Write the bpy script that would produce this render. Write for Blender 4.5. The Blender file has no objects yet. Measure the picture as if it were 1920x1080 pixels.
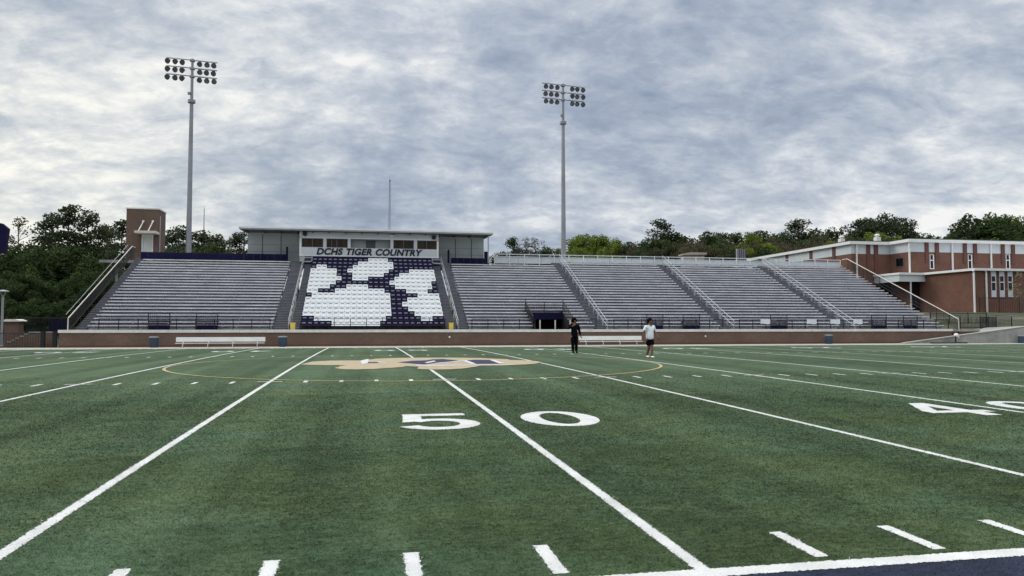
import bpy, math, random
import numpy as np
from mathutils import Vector, Matrix, Euler
random.seed(7); np.random.seed(7)
S = bpy.context.scene; C = S.collection
R = math.radians; PI = math.pi; YD = .9144
W_FIELD = 48.77; CROWN = .103

# ---------------------------------------------------------------- camera
CAM = np.array([-2.153, -4.626, 1.473]); YAW = .19199; PIT = .04874; FPX = 1419.4
_fw = np.array([math.sin(YAW)*math.cos(PIT), math.cos(YAW)*math.cos(PIT), math.sin(PIT)])
_rt = np.array([math.cos(YAW), -math.sin(YAW), 0.]); _up = np.cross(_rt, _fw)
def at(u, v, Y):
    d = _fw + _rt*(u-960)/FPX + _up*(540-v)/FPX
    p = CAM + d*(Y-CAM[1])/d[1]
    return float(p[0]), float(p[1]), float(p[2])
def ax(u, Y, v=None): return at(u, v or (460 if Y > 66.5 else 605), Y)[0]
def az(u, v, Y): return at(u, v, Y)[2]
def zf(Y):
    k = min(1., abs((Y-W_FIELD/2)/(W_FIELD/2)))
    return -CROWN*k*k
def ground(u, v):
    z = 0.
    for _ in range(12):
        d = _fw + _rt*(u-960)/FPX + _up*(540-v)/FPX
        p = CAM + d*(z-CAM[2])/d[2]; z = zf(p[1])
    return float(p[0]), float(p[1])
def sstep(a, b, x):
    t = min(1., max(0., (x-a)/(b-a))); return t*t*(3-2*t)
def terrain(x, y):
    k = sstep(-25, 52, x)
    h = -.16 + sstep(56, 78, y)*(1.9+1.35*k)
    h += sstep(100, 165, y)*(5.5+2.5*sstep(20, 90, x))
    if x > 46: h += sstep(46, 56, x)*sstep(53.5, 57, y)*(1.45)*(1-sstep(57, 78, y))
    return h

# ---------------------------------------------------------------- materials
def nt(name):
    m = bpy.data.materials.new(name); m.use_nodes = True
    n = m.node_tree.nodes; l = m.node_tree.links
    return m, n, l, n['Principled BSDF']
def rgb(c): return (c[0], c[1], c[2], 1.)
def mathn(n, l, op, a, b=None, c=None):
    x = n.new('ShaderNodeMath'); x.operation = op
    for i, v in enumerate((a, b, c)):
        if v is None: continue
        if hasattr(v, 'is_output'): l.new(v, x.inputs[i])
        else: x.inputs[i].default_value = v
    return x.outputs[0]
def mixc(n, l, f, a, b, blend='MIX'):
    x = n.new('ShaderNodeMix'); x.data_type = 'RGBA'; x.blend_type = blend
    if hasattr(f, 'is_output'): l.new(f, x.inputs[0])
    else: x.inputs[0].default_value = f
    for i, v in ((6, a), (7, b)):
        if hasattr(v, 'is_output'): l.new(v, x.inputs[i])
        else: x.inputs[i].default_value = rgb(v)
    return x.outputs[2]
def noise(n, l, vec, scale, detail=3, rough=.55, dist=0.):
    x = n.new('ShaderNodeTexNoise'); x.inputs['Scale'].default_value = scale
    x.inputs['Detail'].default_value = detail; x.inputs['Roughness'].default_value = rough
    x.inputs['Distortion'].default_value = dist
    if vec is not None: l.new(vec, x.inputs['Vector'])
    return x.outputs['Fac']
def ramp(n, l, f, stops):
    x = n.new('ShaderNodeValToRGB'); e = x.color_ramp.elements
    while len(e) < len(stops): e.new(.5)
    for k, (p, c) in zip(e, stops): k.position = p; k.color = rgb(c)
    l.new(f, x.inputs[0]); return x.outputs[0]
def pos(n): return n.new('ShaderNodeNewGeometry').outputs['Position']
def mapv(n, l, vec, sc):
    x = n.new('ShaderNodeMapping'); x.inputs['Scale'].default_value = sc
    l.new(vec, x.inputs[0]); return x.outputs[0]
def plain(name, c, rough=.6, metal=0., var=.12, scale=1.5, bump=0., spec=.4):
    """one colour with dirt-sized variation"""
    m, n, l, b = nt(name)
    p = pos(n)
    f = noise(n, l, p, scale, 5, .6)
    lo = tuple(x*(1-var) for x in c); hi = tuple(min(1, x*(1+var)) for x in c)
    l.new(ramp(n, l, f, [(.3, lo), (.7, hi)]), b.inputs['Base Color'])
    b.inputs['Roughness'].default_value = rough; b.inputs['Metallic'].default_value = metal
    b.inputs['Specular IOR Level'].default_value = spec
    if bump:
        bp = n.new('ShaderNodeBump'); bp.inputs['Strength'].default_value = bump; bp.inputs['Distance'].default_value = .02
        l.new(noise(n, l, p, scale*14, 4), bp.inputs['Height']); l.new(bp.outputs[0], b.inputs['Normal'])
    return m
def brick(name, c1, c2, mortar, var=.25):
    m, n, l, b = nt(name)
    g = n.new('ShaderNodeNewGeometry')
    sp = n.new('ShaderNodeSeparateXYZ'); l.new(g.outputs['Position'], sp.inputs[0])
    sn = n.new('ShaderNodeSeparateXYZ'); l.new(g.outputs['True Normal'], sn.inputs[0])
    side = mathn(n, l, 'GREATER_THAN', mathn(n, l, 'ABSOLUTE', sn.outputs[0]), .7)
    u = mathn(n, l, 'ADD', mathn(n, l, 'MULTIPLY', sp.outputs[0], mathn(n, l, 'SUBTRACT', 1., side)), mathn(n, l, 'MULTIPLY', sp.outputs[1], side))
    cv = n.new('ShaderNodeCombineXYZ'); l.new(u, cv.inputs[0]); l.new(sp.outputs[2], cv.inputs[1])
    bt = n.new('ShaderNodeTexBrick'); l.new(cv.outputs[0], bt.inputs['Vector'])
    bt.inputs['Color1'].default_value = rgb(c1); bt.inputs['Color2'].default_value = rgb(c2); bt.inputs['Mortar'].default_value = rgb(mortar)
    bt.inputs['Scale'].default_value = 1.; bt.inputs['Brick Width'].default_value = .215; bt.inputs['Row Height'].default_value = .075
    bt.inputs['Mortar Size'].default_value = .010; bt.inputs['Bias'].default_value = 0.
    f = noise(n, l, g.outputs['Position'], .55, 6, .62)
    st = ramp(n, l, f, [(.28, (1-var,)*3), (.72, (1+var*.6,)*3)])
    l.new(mixc(n, l, 1., bt.outputs['Color'], st, 'MULTIPLY'), b.inputs['Base Color'])
    b.inputs['Roughness'].default_value = .88
    return m

M = {}
# turf
def turf(name, dark, mid, light, bump=True):
    m, n, l, b = nt(name); p = pos(n)
    big = noise(n, l, p, .16, 4, .6, .4)
    lane = noise(n, l, mapv(n, l, p, (.62, .015, 0)), 1., 3, .6)
    med = noise(n, l, mapv(n, l, p, (.8, 1.2, 1)), 1.5, 7, .70, .5)
    fine = noise(n, l, p, 24, 4, .7)
    vfine = noise(n, l, p, 110, 2, .6)
    clump = noise(n, l, mapv(n, l, p, (7., 17., 1)), 1., 6, .78, .9)
    f = mathn(n, l, 'ADD', mathn(n, l, 'MULTIPLY', big, .36), mathn(n, l, 'MULTIPLY', med, .54))
    f = mathn(n, l, 'ADD', f, mathn(n, l, 'MULTIPLY', lane, .78))
    f = mathn(n, l, 'ADD', f, mathn(n, l, 'MULTIPLY', fine, .09))
    f = mathn(n, l, 'ADD', f, mathn(n, l, 'MULTIPLY', vfine, .16))
    f = mathn(n, l, 'MULTIPLY', mathn(n, l, 'ADD', f, mathn(n, l, 'MULTIPLY', clump, .95)), .5)
    col = ramp(n, l, f, [(.62, dark), (.72, mid), (.825, light)])
    hue = noise(n, l, mapv(n, l, p, (.7, 1., 1)), .55, 5, .65, .4)
    col = mixc(n, l, 1., col, ramp(n, l, hue, [(.36, (1.05, .99, .84)), (.5, (1., 1., 1.)), (.64, (.86, 1.0, 1.10))]), 'MULTIPLY')
    l.new(col, b.inputs['Base Color']); b.inputs['Roughness'].default_value = .9; b.inputs['Specular IOR Level'].default_value = .06
    b.inputs['Sheen Weight'].default_value = .10 if bump else 0.; b.inputs['Sheen Roughness'].default_value = .45; b.inputs['Sheen Tint'].default_value = (.72, .9, .80, 1)
    if bump:
        bp = n.new('ShaderNodeBump'); bp.inputs['Strength'].default_value = .4; bp.inputs['Distance'].default_value = .010
        h = mathn(n, l, 'ADD', vfine, mathn(n, l, 'MULTIPLY', fine, .3))
        l.new(h, bp.inputs['Height']); l.new(bp.outputs[0], b.inputs['Normal'])
    return m
M['turf'] = turf('turf', (.018, .030, .011), (.051, .081, .036), (.095, .139, .073))
M['navy_turf'] = turf('navy_turf', (.006, .008, .022), (.015, .019, .046), (.030, .036, .075))
def paint(name, c, var=.26):
    m, n, l, b = nt(name); p = pos(n)
    f = mathn(n, l, 'ADD', mathn(n, l, 'MULTIPLY', noise(n, l, p, 75, 4, .75), .6), mathn(n, l, 'MULTIPLY', noise(n, l, p, 3, 4), .4))
    l.new(ramp(n, l, f, [(.35, tuple(x*(1-var*1.6) for x in c)), (.62, c)]), b.inputs['Base Color'])
    b.inputs['Roughness'].default_value = .85
    return m
M['line_white'] = paint('line_white', (.72, .73, .72))
M['line_gold'] = paint('line_gold', (.50, .41, .27))
M['circle_gold'] = paint('circle_gold', (.50, .42, .20))
M['line_navy'] = paint('line_navy', (.018, .018, .075))
M['blade_dark'] = turf('blade_dark', (.018, .032, .010), (.047, .075, .029), (.084, .124, .058), False)
M['blade_mid'] = turf('blade_mid', (.026, .044, .015), (.059, .093, .037), (.097, .142, .068), False)
M['blade_light'] = turf('blade_light', (.037, .062, .022), (.073, .113, .046), (.114, .164, .082), False)
M['blade_white'] = plain('blade_white', (.70, .71, .71), .7, var=.06, scale=9)
M['blade_navy'] = plain('blade_navy', (.018, .022, .055), .7, var=.35, scale=9)
M['grass'] = plain('grass_rough', (.052, .056, .028), .95, var=.5, scale=.35)
M['concrete'] = plain('concrete', (.30, .30, .285), .9, var=.32, scale=.8, bump=.3)
M['concrete_pale'] = plain('concrete_pale', (.40, .39, .33), .9, var=.15, scale=.7)
M['brick_wall'] = brick('brick_wall', (.152, .080, .056), (.105, .056, .042), (.20, .16, .13))
M['brick_tower'] = brick('brick_tower', (.135, .072, .050), (.095, .052, .038), (.20, .155, .125))
M['brick_school'] = brick('brick_school', (.178, .068, .040), (.125, .048, .030), (.18, .12, .09), .28)
M['brick_dark'] = brick('brick_dark', (.135, .048, .038), (.10, .036, .030), (.16, .09, .08), .15)
M['limestone'] = plain('limestone', (.70, .69, .65), .8, var=.12, scale=2.)
M['alu_bench'] = plain('alu_bench', (.68, .68, .72), .42, .2, var=.22, scale=.9)
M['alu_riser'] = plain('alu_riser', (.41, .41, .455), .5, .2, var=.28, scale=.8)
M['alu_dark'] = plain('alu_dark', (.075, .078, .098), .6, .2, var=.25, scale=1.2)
M['stair'] = plain('stair_tread', (.10, .105, .122), .6, .2, var=.2, scale=2.)
M['nosing'] = plain('stair_nosing', (.30, .305, .33), .5, .3, var=.2, scale=2.)
M['galv'] = plain('galvanised', (.62, .64, .67), .4, .35, var=.1, scale=2)
M['galv_rail'] = plain('galvanised_rail', (.44, .46, .49), .45, .3, var=.12, scale=2)
M['galv_dull'] = plain('galvanised_dull', (.34, .345, .385), .5, .3, var=.12, scale=.6)
M['white_metal'] = plain('white_metal', (.78, .78, .76), .45, 0, var=.06)
M['cream_metal'] = plain('cream_metal', (.62, .58, .52), .5, 0, var=.1)
M['black_metal'] = plain('black_metal', (.012, .012, .016), .5, .2, var=.2)
M['navy_panel'] = plain('navy_panel', (.010, .009, .044), .7, 0, var=.3, scale=.8, spec=.12)
M['seat_white'] = plain('seat_white', (.84, .86, .87), .4, 0, var=.05)
M['seat_navy'] = plain('seat_navy', (.009, .008, .034), .6, 0, var=.2, spec=.15)
M['slot_grey'] = plain('slot_grey', (.30, .32, .34), .6, 0, var=.1)
M['slot_pale'] = plain('slot_pale', (.26, .26, .36), .5, 0, var=.1)
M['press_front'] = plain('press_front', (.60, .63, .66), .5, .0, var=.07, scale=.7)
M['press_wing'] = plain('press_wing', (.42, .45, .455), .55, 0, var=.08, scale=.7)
M['press_seam'] = plain('press_seam', (.10, .11, .125), .6)
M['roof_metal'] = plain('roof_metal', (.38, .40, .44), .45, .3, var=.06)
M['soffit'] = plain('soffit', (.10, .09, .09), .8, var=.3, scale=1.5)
def glass(name, c, rough=.08):
    m, n, l, b = nt(name)
    f = noise(n, l, mapv(n, l, pos(n), (2.2, 1, .6)), 1.3, 3)
    l.new(ramp(n, l, f, [(.35, tuple(x*.35 for x in c)), (.65, c)]), b.inputs['Base Color'])
    b.inputs['Roughness'].default_value = rough; b.inputs['Specular IOR Level'].default_value = .25
    return m
M['glass_brown'] = glass('glass_brown', (.048, .030, .012), .35)
M['glass_dark'] = glass('glass_dark', (.012, .014, .018), .1)
M['letter'] = plain('letter_navy', (.012, .013, .028), .5, var=.1)
M['panel_school'] = plain('panel_school', (.58, .63, .66), .6, var=.08, scale=.5)
M['trim_white'] = plain('trim_white', (.78, .78, .77), .5, var=.06)
M['roof_dark'] = plain('roof_dark', (.05, .05, .05), .9)
M['door_white'] = plain('door_white', (.60, .61, .59), .5, var=.06)
M['bin'] = plain('bin_blue', (.035, .058, .095), .5, var=.2)
M['bin_lid'] = plain('bin_lid', (.16, .17, .19), .5)
M['yellow'] = plain('yellow_board', (.75, .55, .10), .5, var=.08)
M['steel_pole'] = plain('steel_pole', (.29, .295, .32), .45, .4, var=.12, scale=.5)
M['lamp_dark'] = plain('lamp_dark', (.03, .03, .036), .4, .2)
M['lamp_lens'] = plain('lamp_lens', (.12, .12, .135), .2, .0)
M['lamp_top'] = plain('lamp_top', (.45, .46, .50), .4, .4)
M['void'] = plain('void', (.006, .006, .007), .9)  # near-black, the darkness inside openings put into the colour
M['mast'] = plain('mast', (.42, .43, .46), .6, 0)  # lightened to look distant, haze put into the colour
M['bark'] = plain('bark', (.070, .052, .040), .95, var=.4, scale=3, bump=.5)
M['bark_pale'] = plain('bark_pale', (.16, .13, .11), .95, var=.35, scale=3, bump=.5)
def leafm(name, c, trans=.3):
    m, n, l, b = nt(name)
    f = noise(n, l, pos(n), .9, 3)
    lo = tuple(x*.68 for x in c); hi = tuple(x*1.3 for x in c)
    col = ramp(n, l, f, [(.3, lo), (.7, hi)])
    l.new(col, b.inputs['Base Color']); b.inputs['Roughness'].default_value = .75; b.inputs['Specular IOR Level'].default_value = .15
    t = n.new('ShaderNodeBsdfTranslucent'); l.new(col, t.inputs[0])
    mx = n.new('ShaderNodeMixShader'); mx.inputs[0].default_value = trans
    l.new(b.outputs[0], mx.inputs[1]); l.new(t.outputs[0], mx.inputs[2])
    l.new(mx.outputs[0], n['Material Output'].inputs[0])
    return m
M['pine_a'] = leafm('pine_dark', (.036, .056, .026)); M['pine_b'] = leafm('pine_mid', (.054, .076, .036)); M['pine_c'] = leafm('pine_tip', (.080, .098, .052))
M['oak_a'] = leafm('oak_dark', (.038, .062, .022)); M['oak_b'] = leafm('oak_mid', (.052, .082, .028)); M['oak_c'] = leafm('oak_light', (.078, .110, .036))
M['spring_a'] = leafm('spring_mid', (.150, .205, .034), .45); M['spring_b'] = leafm('spring_light', (.215, .275, .052), .45); M['spring_c'] = leafm('spring_deep', (.110, .152, .030), .45)
M['bud_a'] = leafm('bud_brown', (.092, .080, .046)); M['bud_b'] = leafm('bud_olive', (.088, .096, .044)); M['bud_c'] = leafm('bud_red', (.095, .064, .052))
M['blos_a'] = leafm('blossom_tan', (.30, .25, .17)); M['blos_b'] = leafm('blossom_green', (.16, .17, .08))
M['skin_dark'] = plain('skin_dark', (.190, .095, .068), .5, var=.08)
M['skin_mid'] = plain('skin_mid', (.215, .105, .070), .5, var=.08)
M['hair'] = plain('hair_black', (.005, .004, .004), .9, spec=.03)
M['cloth_white'] = plain('cloth_white', (.84, .87, .93), .85, var=.06, scale=6)
M['cloth_black'] = plain('cloth_black', (.006, .006, .008), .95, var=.3, scale=6, spec=.05)
M['shoe_white'] = plain('shoe_white', (.80, .80, .76), .6)
M['eye'] = plain('eye_dark', (.02, .015, .012), .2)
M['paper'] = plain('paper_sheet', (.66, .70, .73), .6, var=.1, scale=3)
M['tan_roof'] = plain('tan_roof', (.42, .36, .32), .8)

# ---------------------------------------------------------------- mesh helpers
class MB:
    def __init__(s): s.v = []; s.f = []; s.m = []
    def quad(s, a, b, c, d, m=0):
        k = len(s.v); s.v += [tuple(a), tuple(b), tuple(c), tuple(d)]; s.f.append((k, k+1, k+2, k+3)); s.m.append(m); return s
    def box(s, x0, x1, y0, y1, z0, z1, m=0):
        k = len(s.v)
        s.v += [(x0,y0,z0),(x1,y0,z0),(x1,y1,z0),(x0,y1,z0),(x0,y0,z1),(x1,y0,z1),(x1,y1,z1),(x0,y1,z1)]
        for q in ((3,2,1,0),(4,5,6,7),(0,1,5,4),(1,2,6,5),(2,3,7,6),(3,0,4,7)):
            s.f.append(tuple(k+i for i in q)); s.m.append(m)
        return s
    def tube(s, p0, p1, r0, r1=None, n=8, m=0):
        r1 = r0 if r1 is None else r1
        a = Vector(p0); b = Vector(p1); d = (b-a)
        if d.length < 1e-6: return s
        d.normalize(); t = Vector((0,0,1)) if abs(d.z) < .9 else Vector((1,0,0))
        e = d.cross(t).normalized(); g = d.cross(e)
        k = len(s.v)
        for P, r in ((a, r0), (b, r1)):
            for i in range(n):
                w = 2*PI*i/n; s.v.append(tuple(P + (e*math.cos(w)+g*math.sin(w))*r))
        for i in range(n):
            j = (i+1) % n; s.f.append((k+i, k+n+i, k+n+j, k+j)); s.m.append(m)
        s.f.append(tuple(k+i for i in range(n))); s.m.append(m)
        s.f.append(tuple(k+n+i for i in reversed(range(n)))); s.m.append(m)
        return s
    def lathe(s, c, prof, n=16, m=0, axis=(0,0,1)):
        ax_ = Vector(axis).normalized(); t = Vector((1,0,0)) if abs(ax_.x) < .9 else Vector((0,1,0))
        e = ax_.cross(t).normalized(); g = ax_.cross(e); k = len(s.v)
        for r, h in prof:
            for i in range(n):
                w = 2*PI*i/n; s.v.append(tuple(Vector(c)+ax_*h+(e*math.cos(w)+g*math.sin(w))*max(r, 1e-4)))
        for j in range(len(prof)-1):
            for i in range(n):
                i2 = (i+1) % n
                s.f.append((k+j*n+i, k+j*n+i2, k+(j+1)*n+i2, k+(j+1)*n+i)); s.m.append(m)
        s.f.append(tuple(k+i for i in reversed(range(n)))); s.m.append(m)
        q = k+(len(prof)-1)*n; s.f.append(tuple(q+i for i in range(n))); s.m.append(m)
        return s
    def prism(s, pts, axis, a0, a1, m=0):
        """extrude a 2-D outline: axis 'x' takes (y,z), 'y' takes (x,z), 'z' takes (x,y)"""
        def P(q, a): return {'x': (a, q[0], q[1]), 'y': (q[0], a, q[1]), 'z': (q[0], q[1], a)}[axis]
        k = len(s.v); n = len(pts)
        s.v += [P(q, a0) for q in pts] + [P(q, a1) for q in pts]
        s.f.append(tuple(range(k, k+n))); s.m.append(m); s.f.append(tuple(reversed(range(k+n, k+2*n)))); s.m.append(m)
        for i in range(n):
            j = (i+1) % n; s.f.append((k+i, k+n+i, k+n+j, k+j)); s.m.append(m)
        return s
    def build(s, name, mats, parent=None, smooth=False, origin=None):
        me = bpy.data.meshes.new(name)
        o0 = Vector((0,0,0))
        if parent is not None:
            q = parent
            while q is not None: o0 = o0 + q.location; q = q.parent
        elif origin is not None: o0 = Vector(origin)
        me.from_pydata([(x-o0.x, y-o0.y, z-o0.z) for x, y, z in s.v], [], s.f)
        if not isinstance(mats, (list, tuple)): mats = [mats]
        for q in mats: me.materials.append(M[q] if isinstance(q, str) else q)
        me.polygons.foreach_set('material_index', s.m)
        if smooth: me.polygons.foreach_set('use_smooth', [True]*len(s.f))
        bm_fix(me)
        o = bpy.data.objects.new(name, me); C.objects.link(o)
        if parent is not None: o.parent = parent
        elif origin is not None: o.location = o0
        return o
import bmesh
def bm_fix(me):
    b = bmesh.new(); b.from_mesh(me)
    try: bmesh.ops.recalc_face_normals(b, faces=b.faces)
    except Exception: pass
    b.to_mesh(me); b.free(); me.update()
def tag(o, label=None, cat=None, group=None, kind=None):
    if label: o['label'] = label
    if cat: o['category'] = cat
    if group: o['group'] = group
    if kind: o['kind'] = kind
    return o
def thing(name, label, cat, loc, group=None):
    o = bpy.data.objects.new(name, None); C.objects.link(o); o.location = loc
    o.empty_display_size = .3
    return tag(o, label, cat, group)
def copy_thing(o, loc, rz=None, label=None, scale=None):
    r = o.copy(); C.objects.link(r); r.location = loc
    if rz is not None: r.rotation_euler = (0, 0, rz)
    if scale is not None: r.scale = scale
    if label: r['label'] = label
    for ch in list(o.children):
        c = ch.copy(); C.objects.link(c); c.parent = r
        for g in ch.children:
            d = g.copy(); C.objects.link(d); d.parent = c
    return r
ORD = ['first','second','third','fourth','fifth','sixth','seventh','eighth','ninth','tenth','eleventh','twelfth','thirteenth','fourteenth','fifteenth','sixteenth','seventeenth','eighteenth','nineteenth','twentieth','twenty-first','twenty-second','twenty-third','twenty-fourth','twenty-fifth']

# ---------------------------------------------------------------- ground, field and markings
def grid_sheet(name, mat, xs, ys, zfun, label=None):
    b = MB(); nx = len(xs)
    b.v = [(x, y, zfun(x, y)) for y in ys for x in xs]
    for j in range(len(ys)-1):
        for i in range(nx-1):
            b.f.append((j*nx+i, j*nx+i+1, (j+1)*nx+i+1, (j+1)*nx+i)); b.m.append(0)
    o = b.build(name, mat, smooth=True); tag(o, kind='structure'); return o
xs = [-900,-600,-400,-260,-180]+list(np.arange(-130, 201, 5.))+[230,300,400,600,900]
ys = [-300,-120,-60,-30,-10]+list(np.arange(0, 60, 4.))+list(np.arange(60, 181, 4.))+[220,300,450,700,1200]
grid_sheet('ground', 'grass', xs, ys, lambda x, y: terrain(x, y)-.03)
grid_sheet('football_field', 'turf', list(np.arange(-70, 81, 10.)), [-12,-6]+list(np.linspace(0, W_FIELD, 49))+[49.4], lambda x, y: zf(y))
b = MB(); b.quad((-70,49.35,-.099),(80,49.35,-.099),(80,53.2,-.099),(-70,53.2,-.099)); tag(b.build('sideline_path', 'concrete_pale'), kind='structure')

def strip_y(b, x0, x1, y0, y1, dz, m=0):
    n = max(1, int((y1-y0)/1.0)); t = np.linspace(y0, y1, n+1)
    for a, c in zip(t[:-1], t[1:]): b.quad((x0,a,zf(a)+dz),(x1,a,zf(a)+dz),(x1,c,zf(c)+dz),(x0,c,zf(c)+dz), m)
LW = .0508
def rough_y(b, x0, x1, y0, y1, dz, amp=.0055, m=0):
    n = max(2, int((y1-y0)/.012)); t = np.linspace(y0, y1, n+1); jl = np.random.normal(0, amp, n+1); jr = np.random.normal(0, amp, n+1)
    for i in range(n): b.quad((x0+jl[i],t[i],zf(t[i])+dz),(x1+jr[i],t[i],zf(t[i])+dz),(x1+jr[i+1],t[i+1],zf(t[i+1])+dz),(x0+jl[i+1],t[i+1],zf(t[i+1])+dz), m)
def rough_x(b, x0, x1, y0, y1, dz, amp=.0055, m=0):
    n = max(2, int((x1-x0)/.012)); t = np.linspace(x0, x1, n+1); jl = np.random.normal(0, amp, n+1); jr = np.random.normal(0, amp, n+1)
    for i in range(n): b.quad((t[i],y0+jl[i],zf(y0)+dz),(t[i+1],y0+jl[i+1],zf(y0)+dz),(t[i+1],y1+jr[i+1],zf(y1)+dz),(t[i],y1+jr[i],zf(y1)+dz), m)
yl = MB()
for k in range(-12, 15):
    if k == 0:
        rough_y(yl, -LW, LW, 0, 11, .004); strip_y(yl, -LW, LW, 11, 20.75, .004); strip_y(yl, -LW, LW, 29.3, W_FIELD, .004)
    elif abs(k) < 3: rough_y(yl, k*5*YD-LW, k*5*YD+LW, 0, 11, .004); strip_y(yl, k*5*YD-LW, k*5*YD+LW, 11, W_FIELD, .004)
    else: strip_y(yl, k*5*YD-LW, k*5*YD+LW, 0, W_FIELD, .004)
tag(yl.build('yard_lines', 'line_white'), kind='structure')
NAVY_X0 = ground(1345, 1079)[0]
b = MB(); strip_y(b, -70, -6, -.15, 0., .008); strip_y(b, 14, 80, -.15, 0., .008); rough_x(b, -6, 14, -.15, 0., .008); strip_y(b, -70, 80, W_FIELD, W_FIELD+.40, .008); tag(b.build('sidelines', 'line_white'), kind='structure')
b = MB(); strip_y(b, NAVY_X0, 40, -4.5, -.15, .004); tag(b.build('team_area', 'navy_turf'), kind='structure')
b = MB(); strip_y(b, NAVY_X0-.10, NAVY_X0, -4.5, -.15, .006); tag(b.build('team_area_border', 'line_gold'), kind='structure')
H1 = 15.97
hm = MB()
for k in range(-60, 71):
    x = k*YD
    if k % 5:
        for ya, yb in ((.10, .71), (W_FIELD-.71, W_FIELD-.10), (H1-.30, H1+.30), (W_FIELD-H1-.30, W_FIELD-H1+.30)): (rough_y if ya < .2 and abs(k) < 13 else strip_y)(hm, x-LW, x+LW, ya, yb, .004)
    else:
        for yc in (H1+.1, W_FIELD-H1-.1): strip_y(hm, x-.32, x+.32, yc-LW, yc+LW, .008)
tag(hm.build('hash_marks', 'line_white'), kind='structure')
# centre circle
b = MB(); cy = W_FIELD/2; rr = 8.72
for i in range(120):
    a0, a1 = 2*PI*i/120, 2*PI*(i+1)/120
    q = []
    for a, r in ((a0, rr-.05), (a0, rr+.05), (a1, rr+.05), (a1, rr-.05)):
        x, y = r*math.cos(a)*1.02, cy-.15+r*math.sin(a); q.append((x, y, zf(y)+.012))
    b.quad(*q)
tag(b.build('centre_circle', 'circle_gold'), kind='structure')
# numbers: polygons in a 1.22 x 1.85 cell
def ell(cx, cy, rx, ry, a0, a1, n): return [(cx+rx*math.cos(R(a0+(a1-a0)*i/n)), cy+ry*math.sin(R(a0+(a1-a0)*i/n))) for i in range(n+1)]
def digit(d):
    w, h = 1.24, 1.88
    if d == '0':
        o = ell(w/2, h/2, w/2, h/2, 0, 360, 40)[:-1]; i = ell(w/2, h/2, w/2-.33, h/2-.24, 0, 360, 40)[:-1]
        return [[o[k], o[(k+1)%40], i[(k+1)%40], i[k]] for k in range(40)]
    if d == '5':
        P = [[(.10,h),(.10,h-.28),(w-.10,h-.28),(w-.10,h)], [(.06,.86),(.10,h-.28),(.40,h-.28),(.37,.98)]]
        oo = ell(w/2-.02, .60, .62, .60, 152, -205, 34); ii = ell(w/2-.02, .60, .32, .36, 152, -205, 34)
        oo = ell(w/2-.02, .62, .64, .62, 140, -160, 34); ii = ell(w/2-.02, .62, .33, .36, 140, -160, 34)
        P += [[oo[k], oo[k+1], ii[k+1], ii[k]] for k in range(34)]
        return P
    if d == '4':
        return [[(.66,h),(.98,h),(.98,0),(.66,0)], [(0,.42),(0,.70),(w,.70),(w,.42)], [(0,.70),(.66,h),(.66,h-.52),(.30,.70)]]
    if d == '3':
        P = []
        for cyy in (.52, 1.36):
            oo = ell(w/2, cyy, .60, .52, 150, -150, 24); ii = ell(w/2, cyy, .32, .28, 150, -150, 24)
            P += [[oo[k], oo[k+1], ii[k+1], ii[k]] for k in range(24)]
        return P
    if d == '2':
        oo = ell(w/2, 1.3, .60, .58, 170, -40, 20); ii = ell(w/2, 1.3, .32, .32, 170, -40, 20)
        return [[oo[k], oo[k+1], ii[k+1], ii[k]] for k in range(20)] + [[(0,0),(w,0),(w,.28),(0,.28)], [(0,.28),(.42,.28),(w-.1,.95),(w-.35,1.1)]]
NUMPOLY = []
nb = MB()
for k, d in ((-30,'2'),(-20,'3'),(-10,'4'),(0,'5'),(10,'4'),(20,'3'),(30,'2'),(40,'2')):
    xl = k*YD
    for far in (0, 1):
        for ch, ox in ((d, -1.62), ('0', .36)):
            for q in digit(ch):
                pts = [(ox+p[0], 6.50+p[1]) for p in q]
                pts = [(xl-px, W_FIELD-py) for px, py in pts] if far else [(xl+px, py) for px, py in pts]
                NUMPOLY.append(pts)
                kk = len(nb.v); nb.v += [(x, y, zf(y)+.005) for x, y in pts]; nb.f.append(tuple(range(kk, kk+len(pts)))); nb.m.append(0)
tag(nb.build('field_numbers', 'line_white'), kind='structure')
# midfield emblem
def gpoly(b, px, dz, m):
    pts = [ground(u, v) for u, v in px]
    pts = [(x, y+1.0*(1 if y > 0 else 0)*0) for x, y in pts]
    kk = len(b.v); b.v += [(x, y, zf(y)+dz) for x, y in pts]; b.f.append(tuple(range(kk, kk+len(pts)))); b.m.append(m)
lg = MB()
gold = [(564,684),(585,678.6),(621,676.6),(675,676.3),(690,673.6),(694,674.8),(704,673.2),(745,671.6),(790,671),(850,671),(900,671.7),(950,673.9),(957,675.3),(990,676.2),(1008,678),(1016,680),(1000,682.8),(970,684.6),(945,685.8),(900,686.2),(892,688),(870,691.3),(845,693),(815,693.4),(790,692.7),(782,691.7),(785,688),(760,687),(756,688.5),(720,691),(700,692.4),(665,693.2),(640,692.6),(626,690.4),(636,688.4),(637,686.9),(650,685.3),(600,685)]
gpoly(lg, gold, .012, 0)
for p in ([(745,680),(775,677),(800,676.2),(812,674.3),(830,673.8),(860,676.4),(840,679),(815,681.3),(795,684),(780,683)],
          [(875,676.4),(890,675),(918,675.4),(930,679.4),(942,682.6),(893,683),(885,679.4)], [(689,679.7),(710,679.3),(708,681.3),(688,681.7)]): gpoly(lg, p, .016, 1)
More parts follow.
